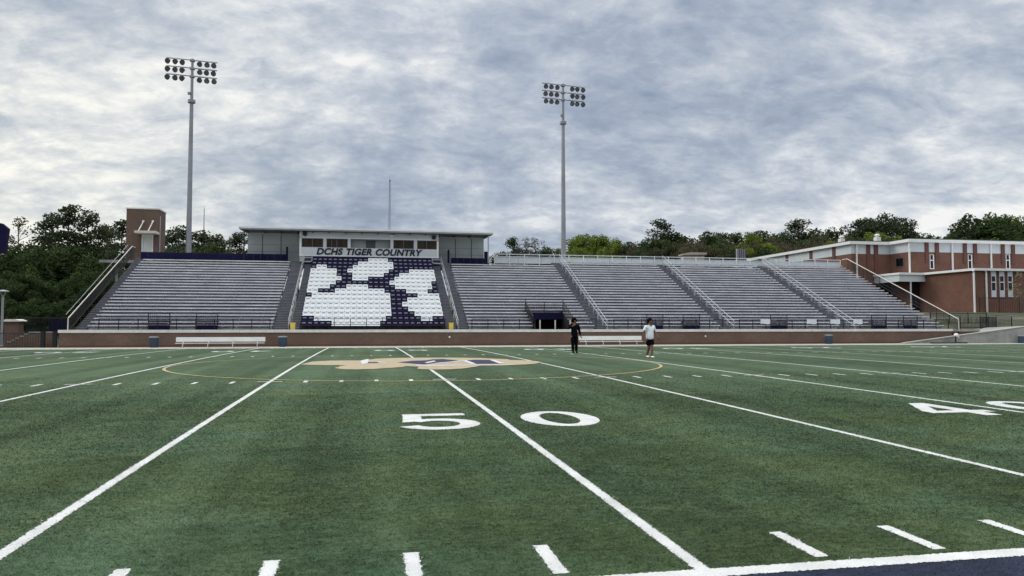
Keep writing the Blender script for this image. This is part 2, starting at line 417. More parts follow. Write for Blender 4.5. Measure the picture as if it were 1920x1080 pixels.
for p in ([(866,676.8),(874,676.2),(893,682.9),(884,683.4)], [(918,675.5),(927,675.5),(946,682),(936,682.3)], [(796,680.5),(813,677),(818,678.2),(801,681.6)],
          [(762,684.8),(800,685.3),(900,684.8),(962,683.9),(962,684.7),(890,686),(790,687)], [(676,677.6),(688,674),(692,675.4),(689,682.2),(679,683.3)],
          [(815,681.6),(842,679.2),(868,676.4),(870,677.2),(845,680.2),(818,682.6)], [(704,677.8),(716,679.4),(725,680.4),(722,681),(710,680)]): gpoly(lg, p, .020, 2)
tag(lg.build('midfield_emblem', ['line_gold', 'line_navy', 'line_white']), kind='structure')

# turf blades in the foreground (stuff)
def in_poly(x, y, P):
    r = np.zeros(len(x), bool); n = len(P)
    for i in range(n):
        x0, y0 = P[i]; x1, y1 = P[(i+1) % n]
        c = ((y0 > y) != (y1 > y)) & (x < (x1-x0)*(y-y0)/((y1-y0) if y1 != y0 else 1e-9)+x0); r ^= c
    return r
bx, by, bw, bh = [], [], [], []
for d0, d1, dens, w, h in ((4.0, 6.5, 6000, .0045, .016), (6.5, 10, 3200, .0065, .018), (10, 17, 1100, .011, .019), (17, 27, 300, .018, .020)):
    ang = (R(-32), R(56)); area = (d1**2-d0**2)/2*(ang[1]-ang[0]); n = int(area*dens)
    a = np.random.uniform(*ang, n); d = np.sqrt(np.random.uniform(d0**2, d1**2, n))
    bx.append(CAM[0]+d*np.sin(a)); by.append(CAM[1]+d*np.cos(a)); bw.append(np.full(n, w)); bh.append(np.full(n, h))
bx, by, bw, bh = map(np.concatenate, (bx, by, bw, bh))
jx = bx+np.random.normal(0, .012, len(bx)); jy = by+np.random.normal(0, .012, len(bx))
km = np.random.choice([0, 1, 2], len(bx), p=[.3, .45, .25])
xm = np.abs((jx/(5*YD)) - np.round(jx/(5*YD)))*5*YD
white = (xm < LW) & (jy > 0) & ~((np.abs(jx) < 1) & (jy > 20.7))
xt = np.abs(jx/YD-np.round(jx/YD))*YD
white |= (xt < LW) & (((jy > .1) & (jy < .71)) | (np.abs(jy-H1) < .3))
white |= (jy > -.15) & (jy < 0)
for P in NUMPOLY:
    if P[0][1] < 10: white |= in_poly(jx, jy, P)
km[white] = 3
km[(jy < -.15) & (jx > NAVY_X0)] = 4
keep = ~((km == 3) & (np.random.rand(len(bx)) < .35)) & (np.random.rand(len(bx)) < np.clip((19.5-by)/9., 0, 1))
bx, by, bw, bh, km = bx[keep], by[keep], bw[keep], bh[keep], km[keep]
n = len(bx); a = np.random.uniform(0, 2*PI, n); ln = np.random.uniform(.3, 2.3, n)*bh; la = np.random.uniform(0, 2*PI, n)
hz = bh*np.random.uniform(.35, 1., n); hz = np.where(km == 3, hz*.6, hz)
bz = -CROWN*np.minimum(1, ((by-W_FIELD/2)/(W_FIELD/2))**2)+.001
V = np.zeros((n, 3, 3)); ca, sa = np.cos(a)*bw/2, np.sin(a)*bw/2
V[:, 0] = np.stack([bx-ca, by-sa, bz], 1); V[:, 1] = np.stack([bx+ca, by+sa, bz], 1)
V[:, 2] = np.stack([bx+np.cos(la)*ln, by+np.sin(la)*ln, bz+hz], 1)
me = bpy.data.meshes.new('turf_blades'); me.vertices.add(3*n); me.vertices.foreach_set('co', V.reshape(-1))
me.loops.add(3*n); me.loops.foreach_set('vertex_index', np.arange(3*n)); me.polygons.add(n)
me.polygons.foreach_set('loop_start', np.arange(n)*3); me.polygons.foreach_set('loop_total', np.full(n, 3))
for k in ('blade_dark', 'blade_mid', 'blade_light', 'blade_white', 'blade_navy'): me.materials.append(M[k])
me.polygons.foreach_set('material_index', km.astype(np.int32)); me.update(); me.validate()
o = bpy.data.objects.new('turf_blades', me); C.objects.link(o); tag(o, kind='stuff')

# ---------------------------------------------------------------- front wall
t = thing('brick_wall', 'long low red brick wall with a pale stone cap in front of the bleachers', 'wall', (12, 53, -.1))
MB().box(-22.95, 48.15, 53.0, 53.3, -.14, .92).build('wall_body', 'brick_wall', t)
b = MB(); x = -23.02
while x < 48.2:
    x2 = min(x+2.4, 48.2); b.box(x+.006, x2-.006, 52.93, 53.37, .922, 1.125); x = x2
b.build('stone_cap', 'limestone', t)
b = MB(); b.box(-22.9, 48.1, 52.985, 53.0, -.14, .04); b.build('plinth', 'brick_dark', t)

# ---------------------------------------------------------------- bleachers
Y0, TR, RI, ZB = 54.0, .60, .267, 1.03          # first row: front edge, tread, rise, foot-board height
ROWT = lambda Y: ZB+(Y-Y0)*RI/TR                # height of the foot boards at depth Y
def bleacher(x0, x1, rows, label, hole=None):
    t = thing('bleacher_section', label, 'bleachers', ((x0+x1)/2, Y0, 1.0), 'bleacher sections of the grandstand')
    dk = MB(); fr = MB()
    for i in range(rows):
        y = Y0+TR*i; z = ZB+RI*i
        spans = [(x0, x1)]
        if hole and i < hole[2]: spans = [(x0, hole[0]), (hole[1], x1)]
        for a, c in spans:
            s = MB()
            s.box(a, c, y+.36, y+.60, z+.385, z+.43)
            s.box(a, c, y+.348, y+.36, z+.345, z+.434)
            k = a+.9
            while k < c: s.box(k, k+.03, y+.47, y+.56, z+.012, z+.385, 1); k += 2.7
            s.build('bench', ['alu_bench', 'alu_riser'], t)
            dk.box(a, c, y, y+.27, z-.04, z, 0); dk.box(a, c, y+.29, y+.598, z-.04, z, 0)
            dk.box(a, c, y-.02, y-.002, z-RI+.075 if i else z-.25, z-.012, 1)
            dk.box(a, c, y+.002, y+.02, z-RI-.05, z-.045, 0)  # added dark plate closing the gap, the shade there put into its colour
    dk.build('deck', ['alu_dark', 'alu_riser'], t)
    for k in range(int((x1-x0)/2.4)+1):
        xx = x0+.15+k*(x1-x0-.3)/max(1, int((x1-x0)/2.4))
        if hole and hole[0]-.2 < xx < hole[1]+.2: continue
        fr = MB(); fr.prism([(Y0+.1, ZB-.12), (Y0+TR*rows-.1, ZB+RI*rows-.45), (Y0+TR*rows-.1, ZB+RI*rows-.65), (Y0+.1, ZB-.32)], 'x', xx-.04, xx+.04)
        for yy in (Y0+4, Y0+9, Y0+TR*rows-.2): fr.box(xx-.06, xx+.06, yy-.06, yy+.06, terrain(xx, yy)-.1, ROWT(yy)-.40-(.2 if yy > 60 else .1))
        fr.build('support_frame', 'galv_dull', t)
    return t
XL = {}
bleacher(-21.6, -8.95, 23, 'grey bench bleacher section below the brick tower, topped by a long navy screen')
bleacher(5.9, 16.1, 23, 'grey bench bleacher section cut by the dark entrance tunnel', (11.05, 14.2, 5))
bleacher(17.15, 27.05, 25, 'grey bench bleacher section between the tunnel section and the second aisle to its right')
bleacher(28.15, 38.15, 25, 'grey bench bleacher section, second from the right end of the stand')
bleacher(39.4, 48.55, 25, 'grey bench bleacher section at the far right end beside the school')

# aisle stairs
def stairs(x0, x1, rows, label):
    b = MB()
    for i in range(rows*2):
        y = Y0-.35+TR/2*i; z = ZB-.02+RI/2*(i-1)
        b.box(x0, x1, y, y+TR/2+.05, z-.20, z, 0); b.box(x0+.01, x1-.01, y-.012, y+.03, z-.028, z+.006, 1)
    o = b.build('aisle_stairs', ['stair', 'nosing'], origin=((x0+x1)/2, Y0, 1.0))
    return tag(o, label, 'stairs', 'aisle stairs of the grandstand')
stairs(-22.42, -21.66, 25, 'narrow dark flight of steps along the far left end of the bleachers, under the tower')
stairs(-8.88, -7.80, 25, 'dark aisle steps between the left bleachers and the left silver handrail of the seats')
stairs(-7.62, -6.98, 24, 'dark aisle steps between the silver handrail and the left edge of the white seats')
stairs(4.10, 4.86, 24, 'dark aisle steps touching the right edge of the white and navy seats')
stairs(5.04, 5.84, 25, 'dark aisle steps between the right silver handrail of the seats and the bleachers')
stairs(16.17, 17.08, 26, 'dark aisle steps just right of the entrance tunnel')
stairs(27.12, 28.08, 26, 'dark aisle steps climbing to the middle of the silver top rail')
stairs(38.22, 39.32, 26, 'dark aisle steps nearest the school building')

# aisle handrails
def handrail(x, y0, y1, nseg, label, mat='galv_rail', h=.92, r=.024):
    t = thing('handrail', label, 'handrail', (x, y0, ROWT(y0)), 'sloping aisle handrails')
    L = (y1-y0)/nseg
    for k in range(nseg):
        b = MB(); a = y0+k*L+.10; c = y0+(k+1)*L-.10
        za, zc2 = ROWT(a)+h, ROWT(c)+h
        for dx in (0.,):
            b.tube((x+dx, a, za), (x+dx, c, zc2), r, n=6)
            b.tube((x+dx, a, za-.42), (x+dx, c, zc2-.42), r*.85, n=6)
        for f in (0, .5, 1):
            yy = a+(c-a)*f; b.tube((x, yy, ROWT(yy)-.1), (x, yy, ROWT(yy)+h), r, n=6)
            b.box(x-.04, x+.04, yy-.02, yy+.02, ROWT(yy)+h-.03, ROWT(yy)+h+.01)
        b.build('rail_section', mat, t)
    return t
handrail(-7.71, 53.7, 67.6, 5, 'pale silver handrail on the left side of the white paw of seats')
handrail(4.95, 53.7, 67.6, 5, 'pale silver handrail on the right side of the white paw of seats')
handrail(16.98, 53.6, 69.0, 6, 'silver stepped handrail just right of the entrance tunnel')
handrail(27.98, 53.6, 69.0, 6, 'silver stepped handrail in the middle of the plain bleachers, between two others')
handrail(39.20, 53.6, 69.0, 6, 'silver stepped handrail closest to the school')
# end guards
def end_guard(x, y0, z0, y1, z1, label, mat):
    t = thing('end_guard', label, 'guardrail', (x, y0, z0-1), 'sloping guards at the ends of the stand')
    b = MB(); b.tube((x, y0, .95), (x, y0, z0), .038); b.tube((x, y0, z0), (x, y1, z1), .038); b.tube((x, y1, z1), (x, y1+.9, z1), .038); b.build('top_rail', mat, t)
    k = MB(); s = (z1-z0)/(y1-y0)
    k.tube((x, y0, z0-.92), (x, y1, z1-.92), .02, n=6); k.tube((x, y0, z0-.10), (x, y1, z1-.10), .016, n=6); k.tube((x+.3*(1 if x<0 else 0), y0+.1, z0-.55), (x+.0, y1, z1-.55), .014, n=6)
    n = int((y1-y0)/.10)
    for i in range(n): yy = y0+i*(y1-y0)/n; k.tube((x, yy, z0+s*(yy-y0)-.92), (x, yy, z0+s*(yy-y0)-.10), .011, n=4)
    k.build('picket_infill', 'black_metal', t)
    for i in range(7): yy = y0+(i+.02)*(y1-y0)/6.05; zz = z0+s*(yy-y0); p = MB(); p.tube((x, yy, zz-1.25), (x, yy, zz-.03), .028, n=6); p.build('post', 'black_metal', t)
    if x < 0: p = MB(); p.tube((x-.35, y0+.6, z0+.28), (x-.35, y1, z1+.12), .022, n=6); p.build('outer_rail', 'galv_dull', t)
    return t
end_guard(-22.50, 53.25, 1.93, 67.6, 8.45, 'long white pipe guardrail with black pickets down the left end of the stand', 'cream_metal')
end_guard(48.82, 52.95, 1.98, 68.3, 8.57, 'long cream pipe guardrail sloping down the right end of the stand by the school', 'cream_metal')

# front guard rail along the wall
def front_rail(x0, x1, label):
    t = thing('front_rail', label, 'railing', ((x0+x1)/2, 53.55, 1.1), 'black railings along the front of the stand')
    b = MB()
    for z in (1.93, 1.50): b.box(x0, x1, 53.53, 53.57, z-.02, z+.02)
    b.build('rails', 'black_metal', t)
    n = max(1, int(round((x1-x0)/1.23)))
    for i in range(n+1): xx = x0+i*(x1-x0)/n; p = MB(); p.box(xx-.025, xx+.025, 53.521, 53.579, .9, 1.95); p.build('post', 'black_metal', t)
    return t
front_rail(-20.6, -9.0, 'black two-bar railing in front of the left bleachers')
front_rail(-6.75, 3.9, 'thin black railing in front of the paw of seats')
front_rail(6.0, 11.0, 'black two-bar railing in front of the benches left of the entrance tunnel')
front_rail(14.3, 16.0, 'short black railing between the entrance tunnel and the aisle steps')
front_rail(17.5, 26.9, 'black two-bar railing in front of the bleachers behind the man in white')
front_rail(28.4, 38.0, 'black two-bar railing behind which three white sheets hang')
front_rail(39.6, 48.3, 'black two-bar railing in front of the rightmost bleachers')
# wheelchair bays: taller mesh guards with navy boards
SCR = [(278,318,'first tall black screen from the left in front of the left bleachers'),(368,408,'second tall black screen from the left in front of the left bleachers'),
       (1213,1243,'tall black screen right behind the man in the white shirt'),(1281,1312,'tall black screen between the man in white and the middle aisle'),
       (1445,1476,'tall black screen between two white sheets'),(1634,1662,'first tall black screen right of the last aisle'),(1694,1720,'tall black screen nearest the school')]
for u0, u1, lb in SCR:
    x0, x1 = ax(u0, 53.75), ax(u1, 53.75)
    t = thing('bay_screen', lb, 'guard screen', ((x0+x1)/2, 53.75, 1.1), 'tall screens of the wheelchair bays')
    b = MB()
    for xx in (x0, x1): b.box(xx-.025, xx+.025, 53.73, 53.78, .95, 2.33)
    b.box(x0, x1, 53.735, 53.775, 2.29, 2.33); b.box(x0, x1, 53.735, 53.775, 1.99, 2.02); b.build('frame', 'black_metal', t)
    b = MB(); b.box(x0+.03, x1-.03, 53.80, 53.84, 1.12, 1.45); b.build('kick_board', 'navy_panel', t)
    b = MB(); b.box(x0-.05, x1+.05, 53.85, 54.10, 1.66, 1.74); b.build('ledge', 'black_metal', t)
    b = MB(); n = int((x1-x0)/.12)
    for i in range(1, n): xx = x0+i*(x1-x0)/n; b.box(xx-.005, xx+.005, 53.75, 53.76, 1.75, 2.29)
    b.build('mesh_infill', 'black_metal', t)
for u0, u1, lb in ((1426,1444,'white sheet hung on the railing left of all the others'),(1513,1531,'white sheet hung on the railing midway between two aisles of the right bleachers'),
                   (1557,1575,'white sheet hung on the railing just left of the last aisle'),(1600,1617,'white sheet hung on the railing just right of the last aisle')):
    x0, x1 = ax(u0, 53.5), ax(u1, 53.5)
    b = MB(); n = 8
    for i in range(n):
        a, c = x0+i*(x1-x0)/n, x0+(i+1)*(x1-x0)/n; f = lambda k: 53.495+.012*math.sin(k*2.1)
        z0 = 1.555+.03*math.sin(i*.9); z1 = 1.955
        b.quad((a,f(i),z0),(c,f(i+1),z0+.004),(c,f(i+1),z1),(a,f(i),z1)); b.quad((a,f(i)+.006,z0),(a,f(i)+.006,z1),(c,f(i+1)+.006,z1),(c,f(i+1)+.006,z0+.004))
    tag(b.build('hanging_sheet', 'paper', origin=((x0+x1)/2, 53.5, 1.6)), lb, 'sheet', 'white sheets on the front railing')

# entrance tunnel
t = thing('entrance_tunnel', 'dark entrance tunnel cut into the lower rows of the bleachers with black side fences', 'tunnel', (12.6, 54, 1.0))
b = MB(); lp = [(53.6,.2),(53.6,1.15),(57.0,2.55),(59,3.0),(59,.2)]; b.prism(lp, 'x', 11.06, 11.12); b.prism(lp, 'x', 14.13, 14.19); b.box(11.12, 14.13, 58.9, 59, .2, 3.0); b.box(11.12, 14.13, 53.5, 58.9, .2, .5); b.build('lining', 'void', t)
b = MB(); b.box(11.12, 14.13, 56.85, 57.0, 1.93, 2.50); b.build('lintel', 'navy_panel', t)
for u in (1012.5, 1041, 1069):
    xx = ax(u, 53.9); b = MB(); b.box(xx-.04, xx+.04, 53.86, 53.94, .6, 1.86); b.build('white_post', 'cream_metal', t)
for s in (11.0, 14.24):
    b = MB(); pts = [(54.2, 2.15), (57.2, 3.55)]
    b.tube((s, 54.2, 1.2), (s, 54.2, 2.15), .03); b.tube((s, 54.2, 2.15), (s, 57.2, 3.5), .03); b.tube((s, 57.2, 3.6), (s, 57.2, 2.3), .035)
    for k in range(22):
        yy = 54.2+k*3/22; b.tube((s, yy, ROWT(yy)+.1), (s, yy, 2.15+(yy-54.2)*.45), .010, n=4)
    for dz in (.25, .5, .75): b.tube((s, 54.2, 2.15-dz), (s, 57.2, 3.5-dz), .010, n=4)
    b.build('side_fence', 'black_metal', t)
b = MB()
for z in (3.38, 2.98, 2.62): b.box(11.0, 14.24, 57.19, 57.23, z-.018, z+.018)
b.box(12.6, 12.65, 57.19, 57.23, 2.5, 3.4); b.build('top_fence', 'black_metal', t)

# ---------------------------------------------------------------- seats with the paw
PAW = ['5n8w11n','2n12w6n2w2n','15w4n5w','15w3n6w','15w2n7w','15w3n6w','1n14w5n4w','2w3n9w4n4w2n','4w3n4w5n7w1n','5w10n8w1n','6w2n3w5n8w','5w3n6w3n7w','5w2n8w4n5w','1n2w5n8w8n','9n7w8n','11n4w9n']
import re
def row_colours(s):
    o = ''
    for k, c in re.findall(r'(\d+)([nw])', s): o += c*int(k)
    return o
SX0, SX1, SY0, ST, SR, SZ = -6.90, 4.02, 54.0, .81, .392, 1.0
t = thing('seat_terrace', 'stepped grey terrace carrying the paw of white and navy seats below the press box', 'terrace', ((SX0+SX1)/2, SY0, 1.0))
b = MB()
for j in range(16): b.box(SX0-.06, SX1+.06, SY0+ST*j, SY0+ST*(j+1)-.002, SZ+SR*j-.45, SZ+SR*j)
b.build('steps', 'alu_dark', t)
for xa, xb in ((-7.60, -7.02), (4.12, 4.80)):
    for y, z in ((66.0, 7.05), (66.85, 7.48)):
        b = MB(); b.box(xa, xb, y, y+.04, z-.05, z+.26); b.build('end_board', 'navy_panel', t)
        e = MB(); e.box(xa, xb, y-.25, y-.01, z+.10, z+.15); e.build('end_plank', 'alu_bench', t)
b = MB(); b.box(SX0, SX1, 67.02, 67.06, 7.3, 7.80); b.build('back_board', 'navy_panel', t)
def seat_mesh(name, m1, m2):
    b = MB(); w, h0, h1 = .223, .40, .80
    # backrest: rounded outline, gently curved, built as a grid
    def outline(z):
        k = (z-h0)/(h1-h0); r = .75
        return w*(1. if k < r else math.sqrt(max(.0, 1-((k-r)/(1-r))**2*.35)))
    zs = [h0, .5, .59, .68, .71, .75, .78, h1]; us = [-1, -.6, -.2, .2, .6, 1]
    for side in (0, 1):
        base = len(b.v)
        for z in zs:
            for u in us: b.v.append((u*outline(z), .60+.05*(z-h0)/(h1-h0)+.022*(1-u*u)+(.028 if side else 0), z))
        for j in range(len(zs)-1):
            for i in range(len(us)-1):
                q = (base+j*6+i, base+j*6+i+1, base+(j+1)*6+i+1, base+(j+1)*6+i)
                b.f.append(q if not side else q[::-1]); b.m.append(1 if (not side and j == 2 and 1 <= i <= 3) else 0)
        if not side: f0 = base
        else: b0 = base
    nz = len(zs)
    ring = [i for i in range(6)]+[j*6+5 for j in range(1, nz)]+[(nz-1)*6+i for i in range(4, -1, -1)]+[j*6 for j in range(nz-2, 0, -1)]
    for a, c in zip(ring, ring[1:]+ring[:1]): b.f.append((f0+a, b0+a, b0+c, f0+c)); b.m.append(0)
    # seat pan with a rolled front lip, and two feet
    b.prism([(.20,.395),(.19,.41),(.20,.43),(.26,.445),(.60,.425),(.62,.40),(.60,.385),(.26,.40)], 'x', -w+.005, w-.005, 0)
    for s in (-.17, .17): b.box(s-.02, s+.02, .50, .62, .0, .40, 2)
    me = bpy.data.meshes.new(name); me.from_pydata(b.v, [], b.f)
    for q in (m1, m2, 'black_metal'): me.materials.append(M[q])
    me.polygons.foreach_set('material_index', b.m); bm_fix(me); return me
mw = seat_mesh('seat_white', 'seat_white', 'slot_grey'); mn = seat_mesh('seat_navy', 'seat_navy', 'slot_pale')
rest = MB(); cnt = 0; pitch = (SX1-SX0)/24
rest_m = []
for j, s in enumerate(PAW):
    for i, c in enumerate(row_colours(s)):
        x = SX0+pitch*(i+.5); y = SY0+ST*j; z = SZ+SR*j; me = mw if c == 'w' else mn
        if cnt < 300:
            o = bpy.data.objects.new('stadium_seat', me); C.objects.link(o); o.location = (x, y, z)
            tag(o, '%s folding seat, %s row up from the wall, %s seat from the left' % ('white' if c == 'w' else 'navy', ORD[j], ORD[i]), 'stadium seat', 'white and navy seats forming a paw')
        else:
            k = len(rest.v); rest.v += [(v.co.x+x, v.co.y+y, v.co.z+z) for v in me.vertices]
            for p in me.polygons: rest.f.append(tuple(k+q for q in p.vertices)); rest.m.append(p.material_index+(0 if c == 'w' else 3))
        cnt += 1
o = rest.build('stadium_seats', ['seat_white', 'slot_grey', 'black_metal', 'seat_navy', 'slot_pale', 'black_metal'])
tag(o, 'topmost rows of white and navy seats under the press box lettering', 'stadium seats', 'white and navy seats forming a paw', 'stuff')
for u, lb in ((549, 'yellow board standing at the foot of the aisle left of the seats'), (846, 'yellow board standing at the foot of the aisle right of the seats')):
    x = ax(u, 53.7); b = MB(); b.box(x-.17, x+.17, 53.68, 53.72, 1.10, 1.62); b.box(x-.14, x-.11, 53.72, 53.95, 1.08, 1.5); b.box(x+.11, x+.14, 53.72, 53.95, 1.08, 1.5); b.box(x-.20, x+.20, 53.67, 53.68, 1.58, 1.64)
    tag(b.build('warning_board', 'yellow', origin=(x, 53.7, 1.1)), lb, 'sign board', 'yellow boards at the aisles')

# ---------------------------------------------------------------- top of the stand
t = thing('rear_walkway', 'raised walkway behind the top rows carrying the press box', 'walkway', (12, 70, 7.3))
b = MB(); b.box(-25.5, 49.0, 68.62, 73.0, 7.05, 7.30); b.build('slab', 'concrete', t)
for k in range(19):
    xx = -25+k*4.1; b = MB(); b.box(xx-.12, xx+.12, 71.9, 72.15, terrain(xx, 72)-.2, 7.05); b.build('column', 'galv_dull', t)
def screen(x0, x1, z0, z1, y, label):
    t = thing('navy_screen', label, 'screen', ((x0+x1)/2, y, z0), 'navy screens behind the top row')
    b = MB(); n = int((x1-x0)/.6)
    for i in range(n):
        a, c = x0+i*(x1-x0)/n, x0+(i+1)*(x1-x0)/n; b.box(a, c-.01, y, y+.03, z0, z1)
    b.build('fabric', 'navy_panel', t)
    for i in range(int((x1-x0)/2)+1): xx = x0+i*(x1-x0)/max(1, int((x1-x0)/2)); p = MB(); p.tube((xx, y+.06, 7.0), (xx, y+.06, z1), .025, n=6); p.build('post', 'black_metal', t)
    p = MB(); p.tube((x0, y+.06, z1+.03), (x1, y+.06, z1+.03), .025, n=6); p.build('top_bar', 'black_metal', t)
screen(-21.95, -9.25, 7.36, 8.00, 68.3, 'long navy screen behind the top row of the left bleachers')
screen(6.02, 9.75, 7.30, 7.93, 68.3, 'short navy screen under the right wing of the press box')
t = thing('top_rail', 'long pale silver railing with solid panels along the top of the right bleachers', 'railing', (31, 69.1, 7.3))
b = MB(); b.box(10.4, 48.5, 69.08, 69.13, 8.46, 8.54); b.box(10.4, 48.5, 69.085, 69.125, 8.24, 8.29); b.build('rails', 'galv', t)
for i in range(26): xx = 10.4+i*38.1/25; b = MB(); b.tube((xx, 69.06, 7.4), (xx, 69.06, 8.54), .035, n=6); b.build('post', 'white_metal', t)
for i in range(16): a = 10.45+i*2.38; b = MB(); b.box(a+.01, a+2.36, 69.16, 69.19, 7.60, 8.22); b.build('panel', 'panel_school', t)
t = thing('back_fence', 'thin grey railing at the back of the walkway near the brick tower', 'railing', (-15, 72.9, 7.3))
b = MB()
for z in (8.35, 7.95): b.tube((-21, 72.9, z), (-13, 72.9, z), .03, n=6)
for i in range(7): xx = -21+i*8/6; b.tube((xx, 72.9, 7.3), (xx, 72.9, 8.35), .03, n=6)
b.build('rails', 'galv_dull', t)
t = thing('end_fence', 'thin see-through fence at the right end of the press box roof', 'railing', (11, 72.5, 7.3))
b = MB()
for z in (7.8, 8.2, 8.6): b.tube((10.1, 72.5, z), (14.5, 72.5, z), .015, n=5)
for i in range(5): xx = 10.1+i*1.1; b.tube((xx, 72.5, 7.3), (xx, 72.5, 8.7), .02, n=5)
b.build('rails', 'galv_dull', t)

# press box
YP = 67.45
t = thing('press_box', 'long grey press box with a flat roof and lettered front above the seats', 'press box', (-1.8, YP, 7.3))
PX0, PX1 = ax(562, YP), ax(822, YP)
ZT, ZL = 10.10, 7.84
wins = [(565.5,606,586,None), (612,652,631.6,622), (737.5,776,757,None), (782,819,800,None)]
WZ0, WZ1 = 8.66, 9.50
rc0, rc1 = ax(657.5, YP), ax(732, YP)
b = MB(); edges = []
cols = sorted([(ax(w[0], YP), ax(w[1], YP)) for w in wins]+[(rc0, rc1)])
x = PX0
for a, c in cols:
    b.box(x, a, YP, YP+.18, WZ0, WZ1); x = c
b.box(x, PX1, YP, YP+.18, WZ0, WZ1)
b.box(PX0, PX1, YP, YP+.18, WZ1, ZT); b.box(PX0, PX1, YP, YP+.18, ZL+.06, WZ0)
b.build('front_wall', 'press_front', t)
b = MB(); b.box(PX0-.04, PX1+.04, YP-.03, YP, ZL, ZL+.12); b.box(PX0-.02, PX0+.14, YP-.02, YP, ZL+.12, ZT); b.box(PX1-.14, PX1+.02, YP-.02, YP, ZL+.12, ZT); b.box(PX0, PX1, YP-.02, YP, WZ1+.02, WZ1+.10); b.build('front_trim', 'trim_white', t)
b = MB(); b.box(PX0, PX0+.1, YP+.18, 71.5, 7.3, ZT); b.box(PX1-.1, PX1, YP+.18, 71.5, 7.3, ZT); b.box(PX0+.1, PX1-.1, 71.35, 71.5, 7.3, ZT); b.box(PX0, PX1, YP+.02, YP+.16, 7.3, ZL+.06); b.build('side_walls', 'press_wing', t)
for w in wins:
    a, c = ax(w[0], YP), ax(w[1], YP)
    f = MB(); f.box(a, c, YP+.01, YP+.07, WZ1-.05, WZ1); f.box(a, c, YP+.01, YP+.07, WZ0, WZ0+.05); f.box(a, a+.05, YP+.01, YP+.07, WZ0+.05, WZ1-.05); f.box(c-.05, c, YP+.01, YP+.07, WZ0+.05, WZ1-.05)
    for mu in (w[2], w[3]):
        if mu: xm = ax(mu, YP); f.box(xm-.03, xm+.03, YP+.005, YP+.075, WZ0+.05, WZ1-.05)
    fo = f.build('window', 'press_seam', t)
    g = MB(); g.box(a+.05, c-.05, YP+.08, YP+.09, WZ0+.05, WZ1-.05); g.build('pane', 'glass_brown', fo)
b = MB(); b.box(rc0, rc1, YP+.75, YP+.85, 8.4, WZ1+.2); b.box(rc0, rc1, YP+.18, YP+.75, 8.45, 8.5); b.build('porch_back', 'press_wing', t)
xd = ax(686, YP+.75), ax(704, YP+.75); b = MB(); b.box(xd[0], xd[1], YP+.71, YP+.748, 8.5, 9.45); b.build('porch_door', 'press_seam', t)
# roof
RX0, RX1 = ax(447.5, 66.75), ax(924.5, 66.75)
b = MB(); b.prism([(66.75, 10.12), (66.75, 10.36), (71.9, 10.62), (71.9, 10.30)], 'x', RX0, RX1); b.build('roof', 'roof_metal', t)
b = MB(); b.box(RX0-.03, RX1+.03, 66.68, 66.75, 10.24, 10.38); b.build('gutter', 'trim_white', t)
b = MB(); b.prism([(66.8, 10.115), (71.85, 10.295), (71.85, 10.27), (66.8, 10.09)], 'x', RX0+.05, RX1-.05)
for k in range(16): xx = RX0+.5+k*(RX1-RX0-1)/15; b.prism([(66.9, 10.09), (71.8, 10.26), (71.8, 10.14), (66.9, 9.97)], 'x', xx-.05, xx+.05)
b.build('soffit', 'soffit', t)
# wings
YWG = 69.3
wl, wr = ax(464.5, YWG), ax(907, YWG)
for a, c, seams in ((wl, PX0-.01, (492, 527)), (PX1+.01, wr, (854, 884))):
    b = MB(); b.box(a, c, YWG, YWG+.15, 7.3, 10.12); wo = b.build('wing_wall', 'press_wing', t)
    s = MB()
    for u in seams: xx = ax(u, YWG); s.box(xx-.035, xx+.035, YWG-.03, YWG, 7.4, 9.95)
    for z in (8.35, 9.0): s.box(a+.05, c-.05, YWG-.012, YWG, z-.012, z+.012)
    s.build('seam', 'press_seam', wo)
for u0, Yq in ((457.5, 67.0), (915.5, 67.0)):
    xx = ax(u0, Yq); b = MB(); b.box(xx-.05, xx+.05, Yq-.05, Yq+.05, 7.4, 10.1); b.build('roof_post', 'black_metal' if u0 < 500 else 'galv_dull', t)
for u0, v0 in ((571.3, 438), (813.4, 445.3)):
    xx = ax(u0, YP-.15); z = az(u0, v0, YP-.15); b = MB(); b.prism([(xx-.15, z-.18), (xx+.15, z-.18), (xx+.19, z+.16), (xx-.19, z+.16)], 'y', YP-.30, YP-.03); b.build('loudspeaker', 'black_metal', t)
xx, _, z = at(734.8, 442.8, YP-.12); b = MB(); b.box(xx-.05, xx+.05, YP-.06, YP-.02, z-.05, z+.12); b.lathe((xx-.12, YP-.12, z), [(.03, -.05), (.11, 0), (.11, .05)], 10, 0, (0, -1, -.3)); b.lathe((xx+.12, YP-.12, z), [(.03, -.05), (.11, 0), (.11, .05)], 10, 0, (0, -1, -.3)); b.build('wall_lamp', 'white_metal', t)
for u0, dx in ((538, .0), (841.5, .0)):
    xx = ax(u0, 68.3); b = MB(); b.box(xx-.06, xx+.06, 68.2, 68.9, 7.5, 8.75); b.build('gate_panel', 'navy_panel', t)
xx = ax(911.5, 68.9); b = MB(); b.box(xx-.2, xx+.2, 68.9, 68.95, 7.9, 8.7); b.build('end_gate', 'navy_panel', t)
